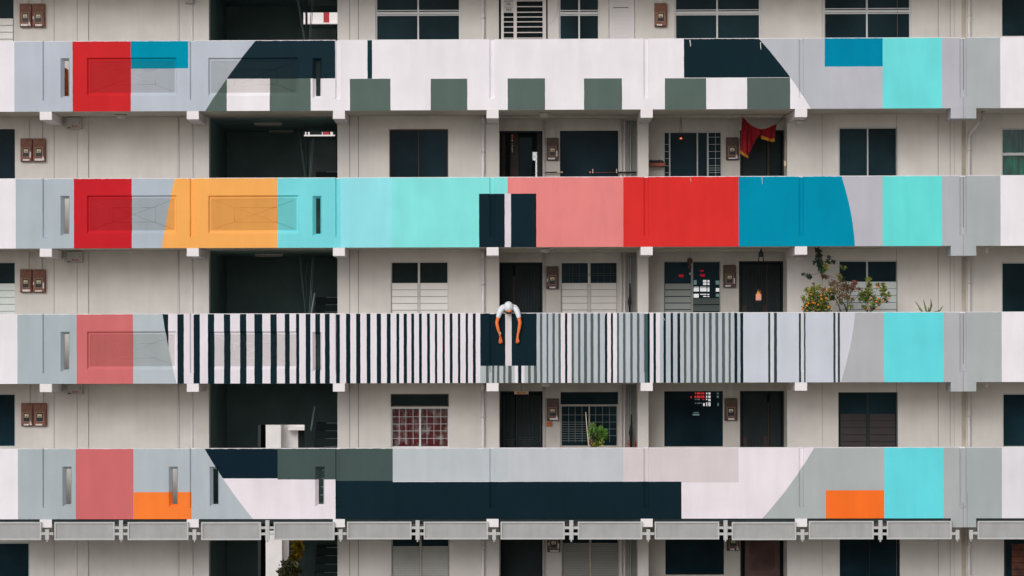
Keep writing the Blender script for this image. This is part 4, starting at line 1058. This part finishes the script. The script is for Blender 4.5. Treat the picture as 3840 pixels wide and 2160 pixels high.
def glamp(o, p):
    GM = mat('dark_teal_glass', (.012, .035, .04, 1), .3, .4)
    q = MB(); q.lathe(p, [(.001, .13), (.015, .13), (.02, .09), (.05, .06), (.055, 0), (.04, -.03), (.001, -.03)], GM, 14); q.build('lantern_body', o)
    q = MB(); [q.tube([p + Vector((s * .04, 0, -.02)), p + Vector((s * .048, 0, -.12))], .010, GM, 6) for s in (1, -1)]; q.build('tassel', o)
    q = MB(); q.tube([p + Vector((0, 0, .13)), p + Vector((0, 0, .20))], .003, BLACK, 5); q.build('cord', o)
hang('lantern', 'dark teal lantern hanging above the doorway with the orange offering holder', 'lantern', 2854, 935, 958, 1.0, glamp, False)
def offer(o, p):
    q = MB(); q.box(p.x - .055, p.x + .055, p.y - .05, p.y + .02, p.z - .10, p.z + .02, mat('salmon_tin', (.93, .42, .29, 1), .5, .4, mottle=.25, mscale=30)); ho = q.build('holder_box', o, .008)
    q = MB(); q.box(p.x - .05, p.x + .04, p.y - .055, p.y + .02, p.z - .118, p.z - .101, WOODD); q.build('holder_base', o)
    q = MB(); OB = mat('orange_paper', (.93, .46, .09, 1), .7, .2, mottle=.3, mscale=30)
    for dx, h in ((-.03, .06), (-.01, .115), (.01, .07), (.035, .10), (.045, .03)):
        q.face([(p.x + dx - .014, p.y - .04, p.z + .02), (p.x + dx + .014, p.y - .035, p.z + .02), (p.x + dx + .004, p.y - .04, p.z + .02 + h)], OB if dx < .02 else WOODR)
        q.face([(p.x + dx, p.y - .05, p.z + .02), (p.x + dx, p.y - .02, p.z + .02), (p.x + dx + .003, p.y - .03, p.z + .02 + h * .8)], OB)
    q.build('joss_paper', o)
    q = MB(); q.tube([p + Vector((0, 0, .1)), P(2844, 984, 1.3)], .002, BLACK, 5); q.build('cord', o)
hang('offering_holder', 'bright orange offering holder hanging in a dark doorway', 'offering holder', 2844, 985, 1108, 1.3, offer, False)
Yq = YR - .10
def pole(label, segs, clips, bits=()):
    p = P(segs[0][0], 647, Yq); o = empty('laundry_pole', p, label, 'laundry pole', 'poles laid across the corridor')
    for (a, c, r, m) in segs:
        q = MB(); q.tube([P(a, 647, Yq), P(c, 646, Yq)], mm(r), m, 8); q.build('pole_section', o)
    for (a, m) in clips:
        q = MB(); u = P(a, 642, Yq - .02); q.box(u.x - .010, u.x + .010, u.y - .03, u.y + .02, u.z - .045, u.z + .045, m); q.build('clip', o, .006)
    for (a, m) in bits:
        q = MB(); q.ball(P(a, 646, Yq - .02), .022, m, 8); q.build('end_cap', o)
PINKP = mat('pink_white_plastic', (.80, .62, .56, 1), .5, .3)
pole('short black pole with a bamboo end above the pink parapet', [(2044, 2088, 2.4, BLACK), (2088, 2106, 2.2, BAMBOO)], [], [(2107, BAMBOO)])
pole('long dark pole with two white clips above the pink parapet', [(2214, 2315, 1.0, WOODR), (2315, 2389, 3.0, BLACK)], [(2223, PINKP), (2312.5, PINKP)], [(2213, mat('orange_plastic', (.85, .30, .15, 1), .5, .3))])
o = empty('number_sign', P(1921, 570, YR - .03), 'vertical run of red and pale house number digits on a dark doorway', 'number sign')
for i, ch in enumerate('#09-363'):
    pq = P(1921, 508 + i * 9.9, YR - .03)
    text_mesh('digit', ch, pq.x, YR - .03, pq.z, .042, DIGITR if i < 2 else DIGITW, o)
q = MB(); q.tube([P(1921, 500, YR - .02), P(1921, 573, YR - .02)], .004, BLACK, 5); q.build('hanging_strip', o)
a, c, e, g = rect(1928.5, 1467, 1982, 1478.5, 1.3); o = empty('number_sign', ((a + c) / 2, 1.3, e), 'small peach house number plate hung over a black gate', 'number sign')
box('plate', o, mat('peach_plate', (.78, .46, .30, 1), .6, .2, mottle=.15, mscale=20), a, c, 1.30, 1.306, e, g)
text_mesh('digits', '#07-363', (a + c) / 2, 1.298, (e + g) / 2, .040, mat('brown_ink', (.10, .04, .02, 1), .8, .1), o, depth=.001)
q = MB(); q.tube([((a + c) / 2, 1.303, g), ((a + c) / 2, 1.303, soffit(3) - .01)], .003, BLACK, 5); q.build('cord', o)
a, c, e, g = rect(2048.5, 1581, 2069, 1598, YR); o = empty('wall_box', ((a + c) / 2, YR, e), 'small orange box on the wall under a brown meter', 'wall box')
ob = box('box_body', o, mat('orange_box_paint', (.55, .15, .06, 1), .6, .3, mottle=.2, mscale=20), a, c, YR - .05, YR - .002, e, g, .005)
box('front_panel', o, mat('orange_box_panel', (.46, .12, .05, 1), .6, .3), a + .02, c - .02, YR - .056, YR - .051, e + .03, g - .02)
def umbrella(px, y0, ymid, y1, label):
    Y = YR - .18; o = empty('umbrella', P(px, y1, Y), label, 'umbrella', 'black umbrellas hung in the riser corners')
    q = MB(); q.tube([P(px + 1, y0, Y), P(px + 1, ymid - 30, Y), P(px, ymid - 12, Y), P(px - 1, ymid, Y), P(px, ymid + 14, Y), P(px, y1, Y)], [.012, .018, .03, .040, .024, .020], BLACK, 9); q.build('folded_canopy', o)
    q = MB(); q.tube([P(px + 1, y0 - 6, Y), P(px + 1, y0, Y)], .007, GREYBOX, 6); q.build('handle', o)
umbrella(2361, 1062, 1133, 1172, 'black folded umbrella hung beside the white louvre window')
umbrella(2366, 1553, 1624, 1682, 'black folded umbrella hung beside red and tan cloths')
def small_cloth(pts, Y, m, label):
    q = MB(); n = len(pts); 
    f = [P(a, b, Y) for a, b in pts]; bk = [v + Vector((0, .05, 0)) for v in f]
    q.face(f, m); q.face(bk[::-1], m)
    for i in range(n): q.face([f[i], bk[i], bk[(i + 1) % n], f[(i + 1) % n]], m)
    tag(q.build('hanging_cloth'), label, 'cloth')
small_cloth([(2383, 1690), (2391, 1690), (2391, 1640), (2386, 1648), (2380, 1672)], YR - .10, RED, 'red cloth tucked beside the white column on the lower corridor')
small_cloth([(2347, 1690), (2367, 1690), (2368, 1642), (2360, 1644), (2350, 1662)], YR - .12, mat('tan_cloth', (.34, .20, .16, 1), .9, .1, mottle=.3, mscale=20), 'tan cloth beside the black umbrella on the lower corridor')
a, c, e, g = rect(2938.5, 604, 2947, 623, YW + .1); o = empty('door_switch', ((a + c) / 2, YW, e), 'small beige switch at the right jamb beside the red fringed cloth', 'switch')
box('switch_body', o, BAMBOO, a, c, YW + .02, YW + .07, e, g, .004); q = MB(); q.tube([((a + c) / 2 + .01, YW + .05, g), ((a + c) / 2 + .012, YW + .05, g + .42)], .005, BAMBOO, 6); q.build('cable', o)
q = MB(); q.tube([P(2053, 93, YW - .01), P(2064, 88, YW - .01), P(2078, 74, YW - .01), P(2090, 50, YW - .01), P(2094, -8, YW - .01)], .003, GREYBOX, 5)
tag(q.build('loose_cable'), 'thin loose cable looping from the barred gate to the small white window', 'cable')

# cord ties left on the parapets
def tie(pts, label, m=STRING, r=.005):
    q = MB(); q.tube([P(a, b, -.012) for a, b in pts], r, m, 5); tag(q.build('cord_tie'), label, 'cord', 'loose cord ends tied on the parapets')
tie([(2587, 150), (2588, 160), (2590, 166), (2589, 174)], 'white cord end at the left of the dark trapezoid', r=.009)
tie([(2852, 158), (2852, 168), (2853, 178), (2853, 186)], 'white cord end at the right of the dark trapezoid', r=.008)
tie([(2588, 669), (2591, 676), (2595, 682), (2589, 678), (2590, 689)], 'pale cord knot on the bright red block')
tie([(2857, 664), (2858, 676), (2859, 692)], 'pale cord end on the deep blue block')
tie([(2272, 1170), (2268, 1182), (2264, 1200), (2263, 1210)], 'white cord end on the grey stripes between white stripes')
tie([(2490, 1168), (2484, 1180), (2488, 1192), (2495, 1202)], 'looped white cord on the grey stripes right of the white column')
tie([(2752, 1166), (2752, 1186)], 'short white cord beside the last pair of black stripes')

# ------------------------------------------------------------------ plants
def leaf(q, c, d, s, m, wd=.58):
    d = d.normalized(); u = d.cross(Vector((random.uniform(-1, 1), random.uniform(-1, 1), random.uniform(-1, 1)))).normalized(); n = d.cross(u) * s * .12
    a = c; t = c + d * s; l = c + d * s * .45 + u * s * wd * .5 + n; r = c + d * s * .45 - u * s * wd * .5 + n
    q.face([a, r, t], m); q.face([a, t, l], m)
def rv(): return Vector((random.gauss(0, 1), random.gauss(0, 1), random.gauss(0, 1))).normalized()
def cluster(q, c, R, n, s, mats, up=.35, sq=(1, .8, 1)):
    s *= 1.05
    for _ in range(int(n * 2.6)):
        d = rv(); rr = R * random.random() ** .5
        p = c + Vector((d.x * rr * sq[0], d.y * rr * sq[1], d.z * rr * sq[2]))
        leaf(q, p, (rv() + Vector((0, -.2, up))), s * random.uniform(.65, 1.25), random.choice(mats))
def pot(o, x, y, zf, h=.32, r=.17):
    q = MB(); q.lathe((x, y, zf), [(.001, 0), (r * .7, 0), (r, h * .85), (r * 1.08, h * .85), (r * 1.08, h), (r * .95, h), (r * .9, h * .9), (.001, h * .9)], POT, 18); q.build('pot', o)
z2 = lambda a, b: (2960 + a / 4.441, 920 + b / 4.441)
def p2(a, b, Y): return P(*z2(a, b), Y)
zf2 = floorz(2)
def shrub(name, label, cat, base_px, Y, clusters, branches, fruits=(), group=None, zf=zf2, conv=p2, mats=(LEAFM,), br=.007, fr=.022):
    b = conv(base_px[0], base_px[1], Y); o = empty(name, (b.x, Y, zf), label, cat, group)
    pot(o, b.x, Y, zf)
    q = MB(); q.tube([(b.x, Y, zf + .25), b + Vector((0, 0, -.08)), b], [.016, .012, .010], BARK, 7)
    for br_ in branches:
        pts = [b] + [conv(a, c, Y + random.uniform(-.07, .07)) for a, c in br_]
        q.tube(pts, [br * 1.2] + [br * (1 - .6 * i / len(br_)) for i in range(1, len(pts))], BARK, 5)
    q.build('branches', o)
    q = MB()
    for (a, c, R, n, s, ms) in clusters: cluster(q, conv(a, c, Y + random.uniform(-.06, .06)), R, n, s, ms)
    q.build('foliage', o)
    for (a, c) in fruits:
        q = MB(); q.ball(conv(a, c, Y - .13), fr * random.uniform(.85, 1.15), FRUIT, 10); q.build('fruit', o)
    return o
A3 = [LEAFD, LEAFM, LEAFM, LEAFL, LEAFL]; L3 = [LEAFL, LEAFL, LEAFM]
shrub('kumquat_bush', 'dense kumquat bush with many orange fruits at the left of the potted plants', 'kumquat bush', (500, 1130), .55,
      [(640, 760, .07, 30, .045, [LEAFT, LEAFY, LEAFM]), (370, 830, .10, 50, .05, L3), (440, 900, .16, 120, .05, A3), (560, 930, .16, 120, .05, A3), (330, 990, .13, 90, .05, A3), (480, 1040, .17, 120, .05, A3), (300, 1070, .10, 60, .05, A3), (600, 1050, .12, 70, .05, A3),
       (650, 870, .09, 45, .05, [LEAFD, LEAFM]), (390, 760, .09, 45, .048, L3), (290, 740, .05, 16, .048, L3), (490, 710, .06, 22, .048, L3), (400, 705, .04, 12, .045, L3), (240, 890, .06, 22, .048, L3), (720, 880, .05, 20, .05, [LEAFD]), (560, 750, .07, 30, .045, [LEAFT, LEAFR])],
      [[(420, 1000), (390, 780)], [(520, 960), (490, 740)], [(580, 980), (640, 850)], [(400, 1060), (280, 1000), (250, 890)], [(560, 1050), (690, 920)]],
      fruits=[(365, 815), (398, 955), (428, 962), (480, 992), (655, 1030), (528, 835), (215, 1062), (610, 880), (290, 1005), (320, 965), (540, 900)], group='kumquat bushes behind the striped parapet')
shrub('kumquat_bush', 'open kumquat bush with few fruits before the pale louvre window', 'kumquat bush', (1310, 1130), .6,
      [(1230, 830, .10, 60, .05, A3), (1310, 780, .10, 60, .05, A3), (1330, 680, .06, 28, .05, [LEAFM, LEAFL]), (1310, 580, .045, 18, .05, L3), (1340, 560, .03, 10, .045, L3), (1280, 900, .08, 40, .05, A3), (1200, 900, .06, 25, .05, [LEAFM]),
       (1400, 890, .08, 34, .05, A3), (1480, 940, .07, 26, .05, A3), (1560, 740, .07, 34, .05, L3), (1550, 650, .035, 12, .05, [LEAFM, LEAFL]), (1560, 820, .05, 18, .05, [LEAFM, LEAFL]), (1640, 830, .05, 16, .05, [LEAFM, LEAFL]), (1600, 910, .06, 18, .05, [LEAFD, LEAFM]), (1470, 670, .035, 9, .05, [LEAFD, LEAFT]),
       (1390, 990, .06, 22, .05, A3), (1250, 1030, .06, 22, .05, A3), (1370, 1060, .05, 16, .05, A3)],
      [[(1230, 1030), (1170, 920)], [(1310, 950), (1320, 700), (1330, 560)], [(1270, 960), (1240, 830)], [(1420, 1060), (1560, 940), (1650, 850)], [(1390, 1060), (1400, 900), (1470, 690)], [(1480, 1010), (1550, 800), (1555, 650)]],
      fruits=[(1365, 880), (1495, 886), (1660, 890), (1455, 698), (1476, 1060), (1305, 1060), (1453, 940), (1565, 930)], group='kumquat bushes behind the striped parapet', fr=.02)
R3_ = [LEAFR, LEAFR, LEAFT, LEAFM]
shrub('dry_shrub', 'bare branching shrub with thin dry reddish leaves between the kumquat bushes', 'shrub', (955, 1110), .7,
      [(560, 520, .05, 22, .045, [LEAFR]), (620, 540, .04, 12, .045, [LEAFR]), (720, 640, .08, 32, .042, R3_), (780, 680, .08, 30, .042, R3_), (740, 760, .08, 30, .042, [LEAFT, LEAFM]), (850, 730, .08, 30, .042, R3_), (920, 660, .09, 38, .042, R3_), (960, 760, .10, 40, .042, R3_), (1080, 640, .06, 26, .045, [LEAFR]), (1060, 720, .07, 30, .045, [LEAFR, LEAFT]), (1000, 700, .07, 24, .042, R3_), (870, 840, .09, 34, .042, R3_), (950, 860, .07, 26, .042, R3_), (830, 900, .05, 16, .042, [LEAFT, LEAFM]), (1160, 730, .05, 14, .045, [LEAFR]), (1040, 900, .05, 14, .042, R3_), (1020, 1030, .05, 16, .045, [LEAFM, LEAFL]), (850, 960, .04, 10, .042, [LEAFM])],
      [[(970, 960), (1010, 850), (1075, 640)], [(970, 960), (960, 760), (930, 640)], [(900, 960), (840, 860), (720, 640), (560, 520)], [(1000, 960), (1130, 860), (1180, 700)], [(940, 1000), (820, 900), (760, 790), (640, 620)]], br=.009)
# second leaning stem of its own
b = p2(860, 1112, .62); o = empty('bare_sapling', (b.x, .62, zf2), 'thin bare leaning stem left of the dry shrub', 'sapling')
pot(o, b.x, .62, zf2, .25, .11); q = MB(); q.tube([(b.x, .62, zf2 + .2), b, p2(800, 950, .62), p2(740, 830, .62), p2(690, 760, .62)], [.012, .011, .009, .006, .004], BARK, 6); q.tube([p2(820, 1010, .62), p2(775, 985, .62), p2(800, 880, .62)], .005, BARK, 5); q.build('stem', o)
q = MB(); cluster(q, p2(690, 760, .62), .06, 20, .04, R3_); cluster(q, p2(760, 790, .62), .06, 22, .04, [LEAFT, LEAFM]); q.build('foliage', o)
# climber hanging from the slab above
b = p2(490, 20, .35); o = empty('hanging_climber', (b.x, .35, soffit(2)), 'dark green climber hanging from the ceiling above the potted plants', 'climber')
q = MB(); q.tube([(b.x, .35, soffit(2)), p2(500, 200, .4), p2(530, 420, .45), p2(560, 480, .45)], .007, BARK, 5); q.tube([p2(540, 450, .45), p2(400, 490, .4), p2(240, 480, .4)], .004, BARK, 5); q.tube([p2(530, 380, .45), p2(640, 300, .4), p2(790, 250, .4)], .004, BARK, 5); q.tube([p2(520, 170, .42), p2(620, 180, .4), p2(740, 195, .4)], .003, BARK, 5)
q.tube([p2(560, 480, .45), p2(830, 560, .5), p2(860, 640, .5)], .004, BARK, 5); q.build('stems', o)
q = MB(); C3 = [LEAFC, LEAFC, LEAFD]
for (a, c, R, n, ms) in [(480, 80, .07, 55, C3), (490, 170, .08, 65, C3), (500, 260, .08, 70, C3), (520, 340, .08, 65, C3), (545, 420, .07, 45, [LEAFC, LEAFD, LEAFM]), (590, 330, .07, 38, [LEAFM, LEAFL, LEAFT]), (620, 370, .05, 22, [LEAFM, LEAFL]), (640, 270, .06, 26, C3), (730, 265, .05, 20, C3), (660, 190, .05, 12, C3), (430, 270, .05, 18, C3),
    (320, 500, .06, 28, C3), (350, 525, .04, 16, C3), (240, 475, .04, 10, C3), (410, 630, .025, 5, C3), (830, 500, .06, 26, [LEAFT, LEAFT, LEAFM]), (845, 570, .06, 24, [LEAFT, LEAFM]), (900, 370, .06, 12, [LEAFD, LEAFM]), (930, 350, .03, 8, [LEAFD, LEAFL]), (890, 560, .05, 12, [LEAFD]), (860, 340, .03, 8, [LEAFR, LEAFM])]:
    cluster(q, p2(a, c, .42), R * (.85 if a < 600 else .9), int(n * 1.05), .042, ms, up=-.5)
q.build('foliage', o)
# aloe
b = p2(2300, 1120, .4); o = empty('aloe_plant', (b.x, .4, zf2), 'spiky aloe rising behind the aqua block of the striped parapet', 'aloe'); pot(o, b.x, .4, zf2, .55, .16)
q = MB(); q.tube([(b.x, .4, zf2 + .45), b + Vector((0, 0, -.1))], .03, ALOE, 8)
for tip, mid in (((2085, 915), (2170, 1040)), ((2230, 890), (2260, 1010)), ((2350, 880), (2370, 1000)), ((2365, 905), (2350, 1040)), ((2565, 995), (2510, 1080)), ((2145, 1050), (2200, 1085)), ((2310, 1020), (2320, 1070)), ((2480, 1090), (2400, 1110))):
    r0 = b + Vector((random.uniform(-.03, .03), random.uniform(-.03, .03), -.10))
    m_ = p2(mid[0], mid[1], .4 + random.uniform(-.06, .06)); t_ = p2(tip[0], tip[1], .4 + random.uniform(-.1, .1))
    q.tube([r0, r0.lerp(m_, .6), m_, m_.lerp(t_, .6), t_], [.020, .019, .015, .009, .001], ALOE, 6)
q.build('leaves', o)
# green plant with a bamboo stake on the lower corridor
z7 = lambda a, b, Y: P(1840 + a / 4.441, 1430 + b / 4.441, Y)
zf3 = floorz(3)
o = shrub('potted_plant', 'bright leafy potted plant with a bamboo stake before the grille window', 'potted plant', (1720, 1120), .5,
      [(1700, 780, .06, 40, .065, [LEAFB, LEAFM]), (1690, 850, .08, 55, .07, [LEAFB, LEAFB, LEAFM, LEAFD]), (1780, 880, .09, 65, .07, [LEAFB, LEAFM, LEAFD]), (1850, 830, .07, 50, .07, [LEAFB, LEAFB, LEAFM]), (1890, 900, .07, 42, .07, [LEAFB, LEAFM]), (1850, 950, .06, 32, .07, [LEAFB, LEAFM, LEAFD]), (1780, 970, .07, 32, .065, [LEAFM, LEAFD]), (1810, 1040, .07, 32, .065, [LEAFM, LEAFL]), (1720, 1060, .08, 38, .06, [LEAFT, LEAFL, LEAFM]), (1680, 1010, .05, 16, .06, [LEAFT, LEAFR])],
      [[(1720, 950), (1700, 800)], [(1770, 980), (1790, 860)], [(1790, 1000), (1850, 850)], [(1800, 1000), (1890, 900)]], zf=zf3, conv=z7)
q = MB(); q.tube([z7(1640, 1180, .45), z7(1625, 1000, .45), z7(1600, 740, .45), z7(1583, 510, .45)], [.011, .010, .009, .006], BAMBOO, 6); q.tube([z7(1640, 1180, .45), (z7(1640, 1180, .45).x + .05, .5, zf3 + .25)], .010, BAMBOO, 6); q.build('bamboo_stake', o)
# plants on the rear gallery seen through the lowest lobby
zf4 = floorz(4)
pr = lambda a, b, Y: P(a, b, Y)
def rear_plant(label, base, Y, cl, mats):
    b = P(base[0], base[1], Y); o = empty('rear_plant', (b.x, Y, zf4), label, 'plant'); pot(o, b.x, Y, zf4, .3, .2)
    q = MB(); q.tube([(b.x, Y, zf4 + .25), b, P(cl[0][0], cl[0][1], Y)], [.02, .015, .01], BARK, 6); q.build('stem', o)
    q = MB()
    for (a, c, R, n) in cl: cluster(q, P(a, c, Y), R * 1.1, int(n * .5), .13, mats, up=.1, sq=(1, .7, 1))
    q.build('foliage', o)
rear_plant('yellowing leafy plant seen through the lowest stair lobby', (1118, 2150), BW + 1.2, [(1122, 2036, .12, 60), (1112, 2058, .12, 60), (1130, 2052, .10, 45), (1108, 2082, .10, 50), (1100, 2098, .08, 30), (1118, 2020, .10, 40)], [LEAFY, LEAFY, LEAFT, LEAFL])
rear_plant('pale leafed bush at the bottom of the lowest stair lobby', (1085, 2180), BW + .6, [(1072, 2132, .14, 60), (1098, 2128, .14, 60), (1060, 2150, .12, 45), (1090, 2152, .16, 60), (1108, 2140, .10, 40)], [LEAFP, LEAFP, LEAFM, LEAFT])

# ------------------------------------------------------------------ the person leaning over the striped parapet
def hz(a, b, Y): return P(1820 + a / 7.628, 1120 + b / 7.628, Y)
def skin_mesh(name, verts, edges, radii, m, parent, root=0, sub=2):
    o0 = wloc(parent)
    me = bpy.data.meshes.new(name); me.from_pydata([tuple(Vector(v) - o0) for v in verts], edges, [])
    ob = bpy.data.objects.new(name + '_tmp', me); COL.objects.link(ob)
    sk = ob.modifiers.new('skin', 'SKIN'); sk.use_smooth_shade = True; sk.branch_smoothing = .6
    lay = me.skin_vertices[0].data
    for i, r in enumerate(radii):
        lay[i].radius = r if isinstance(r, tuple) else (r, r); lay[i].use_root = (i == root)
    sb = ob.modifiers.new('sub', 'SUBSURF'); sb.levels = sub; sb.render_levels = sub
    dg = bpy.context.evaluated_depsgraph_get(); out = bpy.data.meshes.new_from_object(ob.evaluated_get(dg))
    bpy.data.objects.remove(ob); out.name = name
    out.materials.clear(); out.materials.append(m)
    for p in out.polygons: p.use_smooth = True
    o = bpy.data.objects.new(name, out); COL.objects.link(o); o.parent = parent
    return o
xc = hz(665, 230, .1).x; fl = floorz(2)
per = empty('person', (xc, .62, fl), 'person in a white t-shirt and pale cap leaning over the striped parapet, arms hanging down', 'person')
V = []; E = []; R_ = []
def av(p, r, parent=None):
    V.append(Vector(p)); R_.append(r); i = len(V) - 1
    if parent is not None: E.append((parent, i))
    return i
pel = av((xc, .62, fl + .92), (.15, .11))
sp1 = av((xc, .50, fl + 1.06), (.13, .10), pel)
che = av((xc, .27, zt3 + .045), (.14, .10), sp1)
nk0 = av((xc, .13, zt3 + .105), (.075, .07), che)
nk1 = av((xc, .06, zt3 + .110), (.052, .052), nk0)
hd0 = av((xc + .002, -.01, zt3 + .105), (.068, .072), nk1)
hd1 = av((xc + .004, -.070, zt3 + .070), (.060, .066), hd0); hd2 = av(tuple(hz(672, 405, -.095)), (.056, .050), hd1); av(tuple(hz(673, 445, -.085)), (.030, .026), hd2)
for s in (-1, 1):
    hp = av((xc + s * .09, .64, fl + .86), .095, pel); kn = av((xc + s * .10, .60, fl + .48), .058, hp); an = av((xc + s * .11, .66, fl + .08), .040, kn); av((xc + s * .12, .54, fl + .035), .035, an)
def arm(S, M_, El, Fm, W, Pm, tips, thumb):
    sh = av(S, .050, che); mi_ = av(M_, .046, sh); m2 = av(M_.lerp(El, .5), .038, mi_); el = av(El, .036, m2); fa = av(Fm, .034, el); wr = av(W, (.024, .024), fa); pm = av(Pm, (.032, .018), wr)
    for kx, ky, tx, ty in tips:
        k = av(kx, .0112, pm); j = av(ky, .0105, k); av(tx, .0085, j)
    th = av(thumb[0], .011, wr); av(thumb[1], .008, th)
def fingers(tips, base, Y):
    out = []
    for (bx, by), (tx, ty) in zip(base, tips):
        k = hz(bx, by, Y); t = hz(tx, ty, Y + .028); j = k.lerp(t, .5) + Vector((0, -.012, 0)); out.append((k, j, t, None))
    return out
arm(hz(520, 235, .04), hz(405, 400, -.068), hz(325, 690, -.082), hz(362, 860, -.085), hz(405, 1010, -.075), hz(428, 1105, -.070),
    fingers([(392, 1276), (420, 1290), (450, 1288), (480, 1266)], [(404, 1182), (425, 1188), (446, 1187), (467, 1178)], -.068), (hz(455, 1110, -.045), hz(470, 1180, -.040)))
arm(hz(815, 235, .04), hz(928, 400, -.068), hz(992, 690, -.082), hz(965, 860, -.085), hz(938, 1020, -.075), hz(928, 1110, -.070),
    fingers([(880, 1266), (906, 1282), (934, 1280), (962, 1260)], [(893, 1182), (914, 1188), (936, 1188), (957, 1180)], -.068), (hz(900, 1115, -.045), hz(885, 1185, -.040)))
body = skin_mesh('body', V, E, R_, SKIN, per, 0, 2)
# shirt over torso and upper arms
V = []; E = []; R_ = []
s0 = av((xc, .60, fl + .96), (.17, .13)); s1 = av((xc, .48, fl + 1.08), (.155, .12), s0); s2 = av((xc, .27, zt3 + .048), (.165, .112), s1); s3 = av((xc, .135, zt3 + .100), (.10, .075), s2)
for q_ in ([hz(522, 238, .045), hz(455, 300, -.015), hz(405, 395, -.066), hz(368, 530, -.076), hz(362, 552, -.077)], [hz(812, 238, .045), hz(880, 300, -.015), hz(928, 395, -.066), hz(958, 535, -.076), hz(962, 556, -.077)]):
    pv = s2
    for v_, r_ in zip(q_, (.072, .064, .056, .047, .045)): pv = av(v_, r_, pv)
shirt = skin_mesh('shirt', V, E, R_, SHIRT, per, 0, 2)
V = []; E = []; R_ = []
t0 = av((xc, .63, fl + .93), (.165, .125))
for s in (-1, 1):
    a_ = av((xc + s * .095, .645, fl + .82), .105, t0); b_ = av((xc + s * .10, .605, fl + .48), .075, a_); av((xc + s * .11, .66, fl + .10), .062, b_)
skin_mesh('trousers', V, E, R_, TROUS, per, 0, 1)
# cap worn backwards on the bowed head: crown, band with its open back, strap
hc = hz(664, 232, -.045)
q = MB(); k = q.mi(CAPM); n = 28; rings = 12; base = len(q.v)
ax = Vector((0, -.62, .78)).normalized(); ux = Vector((1, 0, 0)); vx = ax.cross(ux).normalized()
for i in range(rings + 1):
    th = math.radians(108) * i / rings
    for j in range(n):
        ph = 2 * math.pi * j / n
        q.v.append(tuple(hc + ux * (.088 * math.sin(th) * math.cos(ph)) + vx * (.104 * math.sin(th) * math.sin(ph)) + ax * (.100 * math.cos(th))))
for i in range(rings):
    for j in range(n):
        q.f.append((base + i * n + j, base + (i + 1) * n + j, base + (i + 1) * n + (j + 1) % n, base + i * n + (j + 1) % n)); q.m.append(k); q.smooth.append(True)
cap = q.build('cap', per)
md = cap.modifiers.new('solid', 'SOLIDIFY'); md.thickness = .004; md.offset = 1
q = MB(); q.tube([hc + ux * (.090 * math.cos(t) ) + vx * (.106 * math.sin(t)) * .98 - ax * .030 for t in [2 * math.pi * i / 32 for i in range(33)]], .005, CAPM, 6, cap=False); q.build('cap_band', per)
q = MB(); q.ball(hc - vx * .017 - ax * .006, .088, HAIR, 18, 1.02); q.ball(hc - vx * .078 - ax * .016, .034, HAIR, 14, .8); hr_ = q.build('hair', per)
q = MB()
for sgn in (-1, 1):
    lc = hz(668 + sgn * 42, 408, -.146); q.lathe(lc, [(.001, -.005), (.029, -.004), (.031, .003), (.001, .005)], BLACK, 16, axis='y', sy=.72)
    q.tube([lc + Vector((sgn * .022, .004, .004)), hz(668 + sgn * 115, 372, -.075), hz(668 + sgn * 128, 330, -.02)], .0035, BLACK, 6)
q.tube([hz(640, 404, -.149), hz(668, 400, -.151), hz(696, 404, -.149)], .0035, BLACK, 6); q.build('sunglasses', per)
# wrist watch and bracelet on the arm at the left
wp = hz(407, 1000, -.076); wd = (hz(405, 1010, -.075) - hz(362, 860, -.085)).normalized()
q = MB(); u = wd.orthogonal().normalized(); v = wd.cross(u)
q.tube([wp + (u * math.cos(t) + v * math.sin(t)) * .027 for t in [2 * math.pi * i / 20 for i in range(21)]], .006, BLACK, 6, cap=False); wt = q.build('watch', per)
q = MB(); q.lathe(hz(428, 992, -.106), [(.001, -.007), (.019, -.005), (.019, .005), (.001, .006)], DIAL, 14, axis='y'); q.build('watch_face', wt)
wp = hz(418, 1068, -.073); q = MB(); q.tube([wp + (u * math.cos(t) * 1.1 + v * math.sin(t)) * .027 for t in [2 * math.pi * i / 20 for i in range(21)]], .004, BLACK, 6, cap=False); q.build('bracelet', per)
